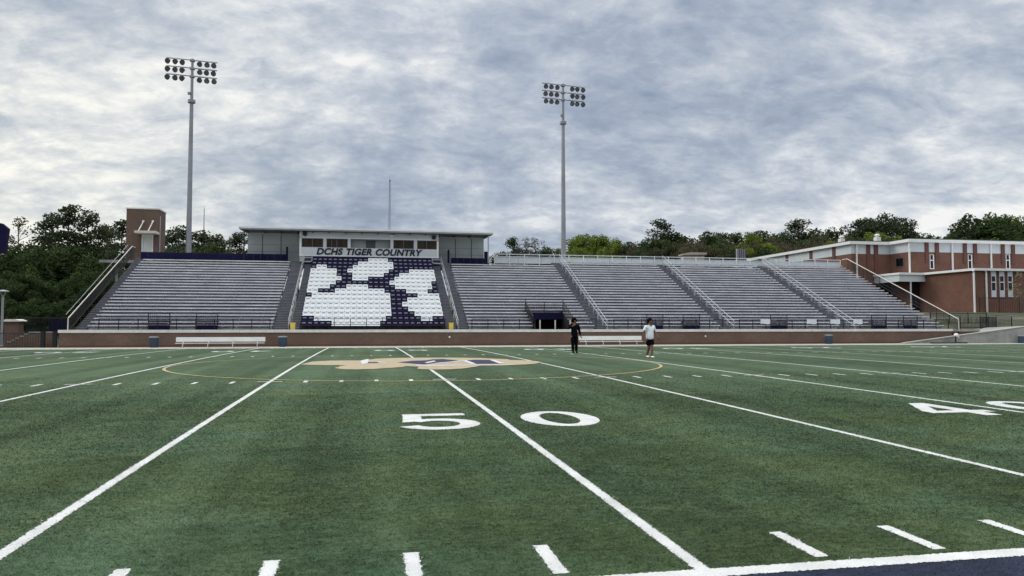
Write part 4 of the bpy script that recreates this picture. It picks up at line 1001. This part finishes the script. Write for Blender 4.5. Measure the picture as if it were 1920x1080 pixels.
def proto(name, kind, seed):
    """returns (name, trunk mesh, crown mesh) for a tree 10 m tall standing at the origin"""
    rnd = random.Random(seed); tb = MB(); cl = []
    if kind == 'pine':
        lean = (rnd.uniform(-.4, .4), rnd.uniform(-.3, .3)); pts = [(lean[0]*(k/6)**1.5, lean[1]*(k/6)**1.5, 10*k/6.2) for k in range(7)]
        for k in range(6): tb.tube(pts[k], pts[k+1], .20*(1-k/7.5), .20*(1-(k+1)/7.5), 7)
        for i in range(52):
            z = rnd.uniform(2.8, 9.8)
            k = (z-2.8)/7.0; reach = (3.0*(1-k)**.7+.45)*rnd.uniform(.45, 1.1); a = rnd.uniform(0, 2*PI)
            bx_, by_ = lean[0]*(z/10)**1.5, lean[1]*(z/10)**1.5; p = (bx_+math.cos(a)*reach, by_+math.sin(a)*reach, z+rnd.uniform(.0, .5))
            tb.tube((bx_, by_, z-.2), p, .055, .02, 4)
            s = rnd.uniform(.55, 1.05)*(1.05-.3*k); cl.append((p, (s*1.15, s*1.15, s*.62), rnd.choice([0, 0, 1, 2])))
            if reach > 1.0: s2 = s*.8; cl.append(((bx_+math.cos(a)*reach*.5, by_+math.sin(a)*reach*.5, z+.1), (s2, s2, s2*.5), rnd.choice([0, 0, 1])))
        for k in range(4): cl.append(((lean[0]+rnd.uniform(-.3, .3), lean[1]+rnd.uniform(-.3, .3), rnd.uniform(9.2, 9.9)), (.5, .5, .45), rnd.choice([0, 1])))
        return tb, cl, .21, ['pine_a', 'pine_b', 'pine_c'], 165
    if kind == 'umbrella_pine':
        for k in range(6): tb.tube((.1*math.sin(k), 0, 1.2*k), (.1*math.sin(k+1), 0, 1.2*(k+1)), .26-.02*k, .24-.02*k, 7)
        for i in range(95):
            a = rnd.uniform(0, 2*PI); rr_ = rnd.uniform(0, 1)**.55*3.5; z = 6.2+3.2*math.sqrt(max(0, 1-(rr_/3.9)**2))*rnd.uniform(.15, 1)
            p = (rr_*math.cos(a), rr_*math.sin(a), z)
            if i % 9 == 0: tb.tube((0, 0, 6.3), p, .09, .03, 4)
            s = rnd.uniform(.6, 1.05); cl.append((p, (s*1.15, s*1.15, s*.7), rnd.choice([0, 0, 1, 2])))
        return tb, cl, .23, ['pine_a', 'pine_b', 'pine_c'], 130
    if kind in ('oak', 'spring', 'bud'):
        hgt = {'oak': 3.0, 'spring': 2.6, 'bud': 2.2}[kind]
        tb.tube((0, 0, 0), (.1, .05, hgt), .24, .17, 8); tb.tube((.1, .05, hgt), (.05, .1, 6.5), .17, .07, 7)
        nc = {'oak': 80, 'spring': 70, 'bud': 70}[kind]
        for i in range(nc):
            u_ = rnd.uniform(-1, 1); a = rnd.uniform(0, 2*PI); rr_ = rnd.uniform(.15, 1.)**.6
            ex = math.sqrt(max(0, 1-u_*u_)); wob = 1+.18*math.sin(3*a+seed)
            if kind == 'spring': p = (math.cos(a)*ex*2.5*rr_*wob, math.sin(a)*ex*2.5*rr_*wob, 5.5+u_*4.1*rr_)
            else: p = (math.cos(a)*ex*3.3*rr_*wob, math.sin(a)*ex*3.3*rr_*wob, 5.3+u_*4.1*rr_)
            if i % 4 == 0: tb.tube((.06, .08, min(max(2.2, p[2]-2.2), 6.2)), p, .07, .02, 4)
            s = rnd.uniform(.6, 1.15)
            cl.append((p, (s, s, s*.85), rnd.choice([0, 0, 1, 2])))
        if kind == 'bud':
            for i in range(40):
                a = rnd.uniform(0, 2*PI); z = rnd.uniform(3, 9.5); r_ = rnd.uniform(.5, 3.2)*(1-abs(z-5.5)/6); tb.tube((.06, .08, z-1.6 if z > 4 else 2.2), (r_*math.cos(a), r_*math.sin(a), z), .04, .012, 3)
        return tb, cl, {'oak': .27, 'spring': .22, 'bud': .17}[kind], {'oak': ['oak_a', 'oak_b', 'oak_c'], 'spring': ['spring_a', 'spring_b', 'spring_c'], 'bud': ['bud_b', 'bud_a', 'bud_c']}[kind], {'oak': 140, 'spring': 190, 'bud': 150}[kind]
    if kind == 'shrub':
        for i in range(5): a = rnd.uniform(0, 2*PI); tb.tube((0, 0, 0), (2*math.cos(a), 2*math.sin(a), rnd.uniform(4, 8)), .14, .04, 5)
        for i in range(46):
            a = rnd.uniform(0, 2*PI); z = rnd.uniform(.6, 9.3); r_ = rnd.uniform(.2, 4.6)*math.sqrt(max(.08, 1-(z/10)**2)); s = rnd.uniform(.9, 1.5)
            cl.append(((r_*math.cos(a), r_*math.sin(a), z), (s, s, s*.8), rnd.choice([0, 0, 1])))
        return tb, cl, .42, ['oak_a', 'oak_b', 'pine_a'], 70
    if kind == 'thin':
        tb.tube((0, 0, 0), (.1, 0, 9.6), .15, .03, 7)
        for i in range(30):
            a = rnd.uniform(0, 2*PI); z = rnd.uniform(4, 9.6); r_ = rnd.uniform(.4, 1.9)*(1.1-abs(z-7)/4.5); p = (r_*math.cos(a), r_*math.sin(a), z+.5)
            tb.tube((.06, 0, z-.4), p, .035, .012, 3); s = rnd.uniform(.4, .75); cl.append((p, (s, s, s*.8), rnd.choice([0, 1, 2])))
        return tb, cl, .17, ['bud_c', 'bud_b', 'pine_b'], 110
    if kind == 'blossom':
        for i in range(7): a = rnd.uniform(0, 2*PI); tb.tube((0, 0, 0), (1.4*math.cos(a), 1.4*math.sin(a), rnd.uniform(4, 8)), .10, .03, 5)
        for i in range(36):
            a = rnd.uniform(0, 2*PI); z = rnd.uniform(2.6, 9.6); r_ = rnd.uniform(.4, 3.4)*(1-abs(z-6)/5.5); cl.append(((r_*math.cos(a), r_*math.sin(a), z), (.8, .8, .6), rnd.choice([0, 1])))
        return tb, cl, .22, ['blos_a', 'blos_b'], 34
PROTO = {}
def get_proto(kind, var):
    if (kind, var) in PROTO: return PROTO[(kind, var)]
    tb, cl, size, mats, npp = proto(kind, kind, 11+var*7)
    r = bpy.data.objects.new('tmp', None)
    cm = leaves('crown_%s_%d' % (kind, var), cl, size, mats, .25 if 'pine' in kind else 0, npp)
    me = bpy.data.meshes.new('trunk_%s_%d' % (kind, var)); me.from_pydata(tb.v, [], tb.f); me.materials.append(M['bark_pale' if kind in ('bud', 'thin', 'blossom') else 'bark']); me.update()
    bpy.data.objects.remove(r); PROTO[(kind, var)] = (me, cm); return me, cm
NAMES = {'pine': 'pine_tree', 'umbrella_pine': 'pine_tree', 'oak': 'leafy_tree', 'spring': 'leafy_tree', 'bud': 'budding_tree', 'thin': 'thin_tree', 'blossom': 'blossom_tree', 'shrub': 'shrub'}
GROUPS = {0: 'trees left of the stand', 1: 'trees behind the press box', 2: 'treeline beyond the right bleachers'}
def tree(kind, u, vt, Y, label, grp, wide=1., base=None):
    x, _, zt = at(u, vt, Y); zb = terrain(x, Y)-.1 if base is None else base
    k = (zt-zb)/10.15
    tm, cm = get_proto(kind, random.randrange(3))
    t = thing(NAMES[kind], label, 'tree', (x, Y, zb), grp); t.scale = (k*wide, k*wide, k); t.rotation_euler = (0, 0, random.uniform(0, 2*PI))
    for nm, me in (('trunk', tm), ('crown', cm)):
        o = bpy.data.objects.new(nm, me); C.objects.link(o); o.parent = t
LEFT = [('pine',128,391,88,'tallest dark pine left of the brick tower'),('pine',162,402,90,'tall dark pine close to the right shoulder of the tallest left pine'),('pine',98,409,92,'tall dark pine close behind the left shoulder of the tallest left pine'),
 ('thin',36,404,86,'thin reddish budding tree standing clear against the sky at the far left'),('pine',188,424,94,'airy dark pine midway between the tallest pine and the brick tower'),('thin',205,424,92,'thin airy tree just left of the brick tower'),
 ('pine',229,418,98,'dark pine half hidden by the left edge of the brick tower'),('oak',14,452,84,'dark leafy tree at the far left edge below the reddish thin tree'),('oak',62,462,82,'leafy tree between the thin reddish tree and the tallest pine'),
 ('oak',100,448,84,'dark leafy tree in front of the trunk of the tallest pine'),('oak',150,452,86,'dark leafy tree right of the lamp post head'),('oak',190,478,84,'leafy tree beside the top of the white end guardrail'),
 ('oak',218,490,88,'dark green bushy tree behind the top of the left stairs'),('oak',48,505,74,'low dark leafy tree above the gate pillar'),('oak',5,515,76,'low dark leafy tree behind the leftmost lamp post'),
 ('oak',92,520,76,'low dark tree behind the slim lamp post before the trees'),('oak',135,515,78,'low dark tree at the foot of the white end guardrail'),('oak',172,500,80,'dark rounded tree behind the middle of the white end guardrail'),
 ('oak',20,500,80,'leafy tree low at the far left edge'),('oak',-25,430,90,'dark leafy tree cut by the left edge behind the scoreboard'),('oak',68,446,96,'dark leafy tree behind the thin reddish tree'),('oak',118,560,70,'dark low bush tree behind the navy screen panel'),('oak',65,555,70,'dark low bush tree behind the gate pillar')]
LEFT += [('shrub',u_,v_,Y_,lb_) for u_,v_,Y_,lb_ in ((-12,548,66,'dark shrub cut by the left edge behind the lamp post'),(22,560,64,'dark shrub right behind the gate pillar'),(48,568,66,'dark shrub just right of the gate pillar'),(76,560,68,'dark shrub behind the dark fence at the left'),(104,566,67,'dark shrub behind the navy screen panel'),(128,556,72,'dark shrub behind the foot of the white end guardrail'),(158,540,74,'dark shrub behind the lower half of the white end guardrail'),(196,515,76,'dark shrub behind the upper half of the white end guardrail'),(226,510,78,'dark shrub under the brick tower'))]
MID = [('pine',322,437,118,'dark tree just right of the brick tower'),('pine',345,428,120,'dark pine right behind the left floodlight pole'),('oak',338,452,112,'rounded dark tree left of the left floodlight base'),
 ('pine',375,436,120,'dark pine just right of the left floodlight pole'),('oak',392,446,114,'rounded dark tree midway between left floodlight and press box'),('pine',414,444,122,'dark pine left of the press box with a bushy head'),('thin',432,458,118,'thin bare tree before the left end of the press box'),
 ('pine',450,440,120,'dark pine touching the left end of the press box roof'),
 ('pine',962,448,150,'dark pine alone right of the press box'),('oak',940,466,150,'low dark tree at the right end of the press box roof'),('thin',985,448,150,'thin pale tree right of the lone dark pine'),('thin',1004,446,150,'pale feathery tree left of the right floodlight pole'),('bud',995,458,158,'brownish budding tree under the pale feathery trees'),
 ('oak',1027,456,148,'rounded dark tree left of the right floodlight pole'),('bud',1046,458,150,'brownish tree touching the left side of the right floodlight pole')]
RIGHT = [('spring',1083,431,150,1.15),('spring',1106,437,152,1.1),('spring',1132,434,150,1.15),('spring',1150,440,154,1.1),('bud',1168,446,152,1.1),('oak',1186,448,150,1.),
 ('bud',1190,455,140,1.),('oak',1212,442,150,1.1),('pine',1240,414,152,1.25),('oak',1256,428,152,1.1),('oak',1278,436,156,1.1),('bud',1298,440,146,1.15),('oak',1322,427,154,1.2),('oak',1345,427,156,1.),('bud',1366,438,146,1.15),('oak',1378,427,158,1.),('spring',1404,430,152,1.1),('oak',1420,427,160,1.),
 ('oak',1436,426,158,1.2),('bud',1452,440,146,1.2),('oak',1474,428,156,1.),('pine',1500,415,158,1.5),('oak',1520,424,158,1.1),('bud',1545,432,146,1.3),('oak',1562,416,158,1.),('bud',1585,428,150,1.2),('oak',1606,424,156,1.1),('umbrella_pine',1655,391,150,1.05),('spring',1640,430,142,1.2),
 ('spring',1680,432,144,1.2),('oak',1700,430,156,1.),('oak',1722,436,154,1.1),('oak',1735,430,160,1.2),('bud',1752,440,150,1.1),('oak',1768,436,156,1.),('oak',1788,424,152,1.),('oak',1812,402,146,1.),('oak',1845,389,142,1.15),('oak',1872,400,146,1.),('spring',1892,394,150,.9),('oak',1915,404,146,1.),('oak',1945,410,150,1.1),
 ('oak',1232,440,138,1.2),('bud',1262,444,136,1.2),('bud',1310,446,136,1.3),('oak',1358,446,136,1.2),('bud',1420,444,136,1.3),('spring',1445,448,134,1.2),('bud',1470,446,136,1.2),('oak',1510,440,138,1.2),('bud',1535,446,134,1.3),('spring',1570,444,132,1.2),('oak',1592,440,134,1.2),('bud',1625,440,132,1.2),('oak',1665,440,134,1.3),('spring',1700,446,130,1.2),('oak',1745,444,130,1.2),('oak',1800,438,130,1.2),('spring',1860,440,130,1.2),('bud',1230,455,134,1.1),('bud',1275,456,132,1.1),('bud',1335,455,134,1.2),('spring',1395,455,134,1.1),('oak',1430,456,132,1.1),('bud',1490,452,134,1.3),('oak',1610,448,128,1.2),('bud',1720,450,130,1.1),('oak',1770,450,128,1.1),('oak',1830,448,128,1.1),('oak',1890,450,128,1.1),('spring',1135,458,138,1.1),('spring',1090,458,138,1.1)]
for k, u, v, Y, lb in LEFT: tree(k, u, v, Y, lb, GROUPS[0], 1.0 if k != 'oak' else 1.15)
for k, u, v, Y, lb in MID: tree(k, u, v, Y, lb, GROUPS[1], 1.15)
KW = {'spring': 'yellow-green tree', 'oak': 'dark rounded tree', 'bud': 'brown budding tree', 'pine': 'dark pine', 'umbrella_pine': 'big flat-topped dark pine'}
for k in sorted({r[0] for r in RIGHT}):
    for front in (False, True):
        rows = sorted([r for r in RIGHT if r[0] == k and (r[3] < 141) == front], key=lambda r: r[1])
        for i, (kk, u, v, Y, w) in enumerate(rows):
            if k == 'umbrella_pine': lb = 'big flat-topped dark pine standing above the school roof'
            else: lb = '%s, %s of its kind in the %s treeline row from the right floodlight' % (KW[k], ORD[i], 'lower' if front else 'upper')
            tree(kk, u, v, Y, lb, GROUPS[2], w)
tree('blossom', 1912, 506, 75, 'pale tan blossoming small tree in front of the school wing at the right edge', None, 1., base=2.9)

# ---------------------------------------------------------------- people
def skin_mesh(name, chains, mat, parent, sub=2, merge=True):
    """chains: lists of ((x,y,z), radius); chains whose first point equals an existing point join it"""
    V, Rr, E = [], [], []
    def idx(p, r):
        for i, q in enumerate(V):
            if (Vector(q)-Vector(p)).length < 1e-4: return i
        V.append(p); Rr.append(r); return len(V)-1
    for ch in chains:
        prev = None
        for p, r in ch:
            i = idx(p, r)
            if prev is not None and prev != i: E.append((prev, i))
            prev = i
    me = bpy.data.meshes.new(name); me.from_pydata(V, E, []); o = bpy.data.objects.new(name, me); C.objects.link(o)
    md = o.modifiers.new('skin', 'SKIN'); md.use_smooth_shade = True; md.branch_smoothing = .3
    sv = me.skin_vertices[0].data
    for i, r in enumerate(Rr): sv[i].radius = (r, r) if not isinstance(r, tuple) else r; sv[i].use_root = (i == 0)
    sb = o.modifiers.new('sub', 'SUBSURF'); sb.levels = sb.render_levels = sub
    bpy.context.view_layer.update()
    ev = bpy.data.meshes.new_from_object(o.evaluated_get(bpy.context.evaluated_depsgraph_get()))
    bpy.data.objects.remove(o); ev.materials.clear(); ev.materials.append(M[mat])
    ev.polygons.foreach_set('use_smooth', [True]*len(ev.polygons)); ev.name = name
    q = bpy.data.objects.new(name, ev); C.objects.link(q); q.parent = parent; return q
def hand_chains(wr, d, side):
    """wrist point, direction of the hand (down the arm), side=+1/-1 for the thumb"""
    wr = Vector(wr); d = Vector(d).normalized(); f = Vector((0, -1, 0)); f = (f-d*f.dot(d)).normalized(); s = d.cross(f).normalized()
    palm = wr+d*.055; ch = [[(tuple(wr), .027), (tuple(palm), .033)]]
    for k, (o, L) in enumerate(((-.028, .070), (-.010, .080), (.009, .076), (.027, .060))):
        a = palm+f*o+d*.035; b_ = a+d*L*.55+s*side*-.012; c = b_+d*L*.38+s*side*-.025
        ch.append([(tuple(palm), .033), (tuple(a), .0105), (tuple(b_), .0095), (tuple(c), .008)])
    a = wr+d*.03+f*.035; ch.append([(tuple(wr), .027), (tuple(a), .013), (tuple(a+d*.035+f*.018), .0105), (tuple(a+d*.06+f*.02), .009)])
    return ch
def person(label, x, y, H, rot, skin, pose, shirt, pants, sleeves_long, long_pants, shoe, sock=None):
    z0 = zf(y)+.006; t = thing('person', label, 'person', (x, y, z0)); k = H/1.75
    P = {n: tuple(c*k for c in p) for n, p in pose.items()}; r = lambda q: q*k
    top = P['head']; mid = lambda a, b_, f: tuple(a[i]+(b_[i]-a[i])*f for i in range(3)); off = lambda p, dx, dy, dz: (p[0]+dx*k, p[1]+dy*k, p[2]+dz*k)
    chin = off(top, 0, -.03, -.085); crown = off(top, 0, .01, .085)
    ch = [[(P['pelvis'], r(.125)), (P['waist'], r(.12)), (P['chest'], r(.135)), (P['neck'], r(.055)), (off(top, 0, .005, -.05), r(.072)), (top, r(.095)), (crown, r(.07))],
          [(top, r(.095)), (off(top, 0, -.105, -.012), r(.018))]]
    for s in ('l', 'r'):
        sg = 1 if s == 'l' else -1
        ch.append([(P['chest'], r(.135)), (P['sh_'+s], r(.062)), (P['el_'+s], r(.044)), (P['wr_'+s], r(.029))])
        dd = Vector(P['wr_'+s])-Vector(P['el_'+s]); ch += hand_chains(P['wr_'+s], dd, sg)
        ch.append([(P['pelvis'], r(.125)), (P['hip_'+s], r(.095)), (P['kn_'+s], r(.060)), (mid(P['kn_'+s], P['an_'+s], .3), r(.062)), (P['an_'+s], r(.040)), (off(P['an_'+s], 0, -.02, -.04), r(.038)), (off(P['an_'+s], pose.get('toe', (0,))[0], -.14, -.052), r(.028))])
        for e in (1,): ch.append([(top, r(.095)), (off(top, sg*.095, .01, -.01), r(.020))])
    skin_mesh('body', ch, skin, t)
    # shirt
    sh = [[(off(P['pelvis'], 0, 0, -.13 if not long_pants else -.16), r(.165)), (P['pelvis'], r(.165)), (P['waist'], r(.165)), (mid(P['waist'], P['chest'], .6), r(.158)), (off(P['chest'], 0, 0, .03), r(.150)), (off(P['neck'], 0, 0, -.035), r(.075))]]
    for s in ('l', 'r'):
        e = P['wr_'+s] if sleeves_long else mid(P['sh_'+s], P['el_'+s], .72)
        cc = [(off(P['chest'], 0, 0, .03), r(.150)), (P['sh_'+s], r(.085)), (mid(P['sh_'+s], P['el_'+s], .5), r(.080))]
        cc += [(P['el_'+s], r(.062)), (e, r(.045))] if sleeves_long else [(e, r(.078))]
        sh.append(cc)
    skin_mesh('shirt', sh, shirt, t)
    pn = [[(off(P['pelvis'], 0, 0, .06), r(.142)), (P['pelvis'], r(.148))]]
    for s in ('l', 'r'):
        cc = [(P['pelvis'], r(.148)), (P['hip_'+s], r(.112))]
        cc += [(P['kn_'+s], r(.082)), (mid(P['kn_'+s], P['an_'+s], .5), r(.075)), (P['an_'+s], r(.060))] if long_pants else [(mid(P['hip_'+s], P['kn_'+s], .5), r(.112)), (mid(P['hip_'+s], P['kn_'+s], .86), r(.108))]
        pn.append(cc)
    skin_mesh('trousers' if long_pants else 'shorts', pn, pants, t)
    for s in ('l', 'r'):
        a = P['an_'+s]; skin_mesh('shoe', [[(off(a, 0, .035, -.035), r(.046)), (off(a, 0, -.02, -.03), r(.050)), (off(a, 0, -.10, -.048), r(.043)), (off(a, 0, -.17, -.055), r(.034))]], shoe, t, 1)
        if sock: skin_mesh('sock', [[(off(a, 0, 0, -.01), r(.050)), (off(a, 0, 0, .09), r(.053))]], sock, t, 1)
    hs = 1.18 if long_pants else 1.
    skin_mesh('hair', [[(off(top, 0, .06, -.09), r(.085*hs)), (off(top, 0, .045, .0), r(.125*hs)), (off(top, 0, .02, .075), r(.128*hs)), (off(top, 0, -.06, .11), r(.085*hs))]], 'hair', t)
    b = MB()
    for s in (-1, 1): c = off(top, s*.034, -.088, .012); b.lathe(c, [(.002, -.012), (.010, -.006), (.012, 0), (.010, .006), (.002, .012)], 8)
    for o_ in (b,): 
        me = bpy.data.meshes.new('eyes'); me.from_pydata(b.v, [], b.f); me.materials.append(M['eye']); q = bpy.data.objects.new('eyes', me); C.objects.link(q); q.parent = t
    t.rotation_euler = (0, 0, rot); t.scale = (1.13, 1.1, 1.)
walk = dict(pelvis=(0, 0, .93), waist=(0, -.01, 1.08), chest=(0, -.01, 1.32), neck=(0, -.005, 1.49), head=(.01, -.03, 1.635),
            sh_l=(.185, 0, 1.42), el_l=(.265, .04, 1.14), wr_l=(.335, -.08, .93), sh_r=(-.185, 0, 1.42), el_r=(-.235, .05, 1.13), wr_r=(-.215, -.01, .88),
            hip_l=(.085, 0, .87), kn_l=(.025, -.11, .50), an_l=(-.004, -.14, .095), hip_r=(-.085, 0, .87), kn_r=(-.022, .03, .49), an_r=(.0, .20, .10))
stand = dict(pelvis=(0, 0, .94), waist=(0, 0, 1.08), chest=(0, 0, 1.33), neck=(0, .01, 1.50), head=(.0, -.02, 1.64),
             sh_l=(.185, 0, 1.43), el_l=(.255, .03, 1.15), wr_l=(.295, -.03, .90), sh_r=(-.185, 0, 1.43), el_r=(-.32, -.05, 1.24), wr_r=(-.20, -.24, 1.38),
             hip_l=(.09, 0, .88), kn_l=(.085, -.02, .49), an_l=(.095, .0, .09), hip_r=(-.09, 0, .88), kn_r=(-.075, 0, .49), an_r=(-.065, .02, .09))
gx, gy = ground(1218.5, 671.5)
person('man in a white t-shirt and black shorts walking across the field', gx, gy, 1.73, R(14), 'skin_dark', walk, 'cloth_white', 'cloth_black', False, False, 'shoe_white', 'cloth_black')
gx, gy = ground(1077, 662.5)
person('man dressed all in black standing on the field with one arm raised to his chest', gx, gy, 1.80, R(8), 'skin_dark', stand, 'cloth_black', 'cloth_black', True, True, 'cloth_black')

# ---------------------------------------------------------------- sky, sun, camera
SUN_AZ, SUN_EL = R(-62), R(32)      # bearing from +Y (negative = left), elevation
w = bpy.data.worlds.new('World'); S.world = w; w.use_nodes = True
n = w.node_tree.nodes; l = w.node_tree.links; bg = n['Background']
sky = n.new('ShaderNodeTexSky'); sky.sky_type = 'NISHITA'; sky.sun_disc = False; sky.sun_elevation = SUN_EL; sky.sun_rotation = SUN_AZ
sky.air_density = 1.; sky.dust_density = 2.; sky.ozone_density = 1.5
tc = n.new('ShaderNodeTexCoord'); sp = n.new('ShaderNodeSeparateXYZ'); l.new(tc.outputs['Generated'], sp.inputs[0])
zz = mathn(n, l, 'ADD', mathn(n, l, 'MAXIMUM', sp.outputs[2], 0.0), .36)
px_ = mathn(n, l, 'DIVIDE', sp.outputs[0], zz); py_ = mathn(n, l, 'DIVIDE', sp.outputs[1], zz)
cv = n.new('ShaderNodeCombineXYZ'); l.new(px_, cv.inputs[0]); l.new(py_, cv.inputs[1])
mp = n.new('ShaderNodeMapping'); mp.inputs['Rotation'].default_value = (0, 0, R(12)); mp.inputs['Location'].default_value = (3.7, 1.9, 0); mp.inputs['Scale'].default_value = (1.45, 1.75, 1); l.new(cv.outputs[0], mp.inputs[0])
n1 = noise(n, l, mp.outputs[0], 1.05, 5, .52, .10)
n2 = noise(n, l, mp.outputs[0], 3.9, 10, .64, .30)
n3 = noise(n, l, mapv(n, l, mp.outputs[0], (1, .8, 1)), .42, 3, .5)
n4 = noise(n, l, mapv(n, l, mp.outputs[0], (1., 1.25, 1)), 11., 8, .62, .35)
f = mathn(n, l, 'ADD', mathn(n, l, 'MULTIPLY', n1, .34), mathn(n, l, 'MULTIPLY', n2, .32))
f = mathn(n, l, 'ADD', f, mathn(n, l, 'ADD', mathn(n, l, 'MULTIPLY', n3, .27), mathn(n, l, 'MULTIPLY', n4, .13)))
sd = Vector((math.sin(R(-24))*math.cos(R(7)), math.cos(R(-24))*math.cos(R(7)), math.sin(R(7))))
dt = n.new('ShaderNodeVectorMath'); dt.operation = 'DOT_PRODUCT'; l.new(tc.outputs['Generated'], dt.inputs[0]); dt.inputs[1].default_value = sd
glow = mathn(n, l, 'POWER', mathn(n, l, 'MAXIMUM', dt.outputs['Value'], 0.), 16.)
f = mathn(n, l, 'ADD', f, mathn(n, l, 'MULTIPLY', glow, .068))
bank = n.new('ShaderNodeVectorMath'); bank.operation = 'DOT_PRODUCT'; l.new(tc.outputs['Generated'], bank.inputs[0]); bank.inputs[1].default_value = Vector((math.sin(R(22))*math.cos(R(21)), math.cos(R(22))*math.cos(R(21)), math.sin(R(21))))
f = mathn(n, l, 'SUBTRACT', f, mathn(n, l, 'MULTIPLY', mathn(n, l, 'POWER', mathn(n, l, 'MAXIMUM', bank.outputs['Value'], 0.), 28.), .050))
col = ramp(n, l, f, [(.42, (.285, .345, .455)), (.48, (.40, .46, .565)), (.53, (.54, .59, .67)), (.575, (.74, .77, .81)), (.62, (.98, .98, .965))])
warm = mixc(n, l, mathn(n, l, 'MULTIPLY', glow, .8), (1., 1., 1.), (1.06, 1.035, .945))
col = mixc(n, l, 1., col, warm, 'MULTIPLY')
skm = n.new('ShaderNodeVectorMath'); skm.operation = 'SCALE'; skm.inputs['Scale'].default_value = .10; l.new(sky.outputs[0], skm.inputs[0])
col = mixc(n, l, .90, skm.outputs[0], col)
hi = mathn(n, l, 'MINIMUM', mathn(n, l, 'MULTIPLY', mathn(n, l, 'SMOOTH_MAX', mathn(n, l, 'SUBTRACT', sp.outputs[2], .40), 0., .05), 2.5), 1.)
col = mixc(n, l, hi, col, (.68, .695, .695))
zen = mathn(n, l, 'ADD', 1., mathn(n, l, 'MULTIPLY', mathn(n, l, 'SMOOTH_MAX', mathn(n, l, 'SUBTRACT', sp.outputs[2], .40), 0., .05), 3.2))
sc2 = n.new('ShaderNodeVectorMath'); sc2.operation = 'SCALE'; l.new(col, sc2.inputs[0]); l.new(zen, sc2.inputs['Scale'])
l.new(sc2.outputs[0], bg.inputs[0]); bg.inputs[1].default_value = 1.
sl = bpy.data.lights.new('sun', 'SUN'); sl.energy = 1.1; sl.angle = R(22); sl.color = (1., .96, .90)
so = bpy.data.objects.new('sun', sl); C.objects.link(so)
d = Vector((math.sin(SUN_AZ)*math.cos(SUN_EL), math.cos(SUN_AZ)*math.cos(SUN_EL), math.sin(SUN_EL)))
so.rotation_euler = d.to_track_quat('Z', 'Y').to_euler(); so.location = (-60, 30, 60)
cd = bpy.data.cameras.new('camera'); cd.sensor_width = 36; cd.lens = 36*FPX/1920; cd.clip_end = 5000; cd.clip_start = .05
co_ = bpy.data.objects.new('camera', cd); C.objects.link(co_); co_.location = tuple(CAM); co_.rotation_euler = (PI/2+PIT, 0, -YAW); S.camera = co_
S.view_settings.view_transform = 'Standard'; S.view_settings.look = 'None'; S.view_settings.exposure = 0.; S.view_settings.gamma = 1.
S.cycles.max_bounces = 6; S.cycles.transparent_max_bounces = 4
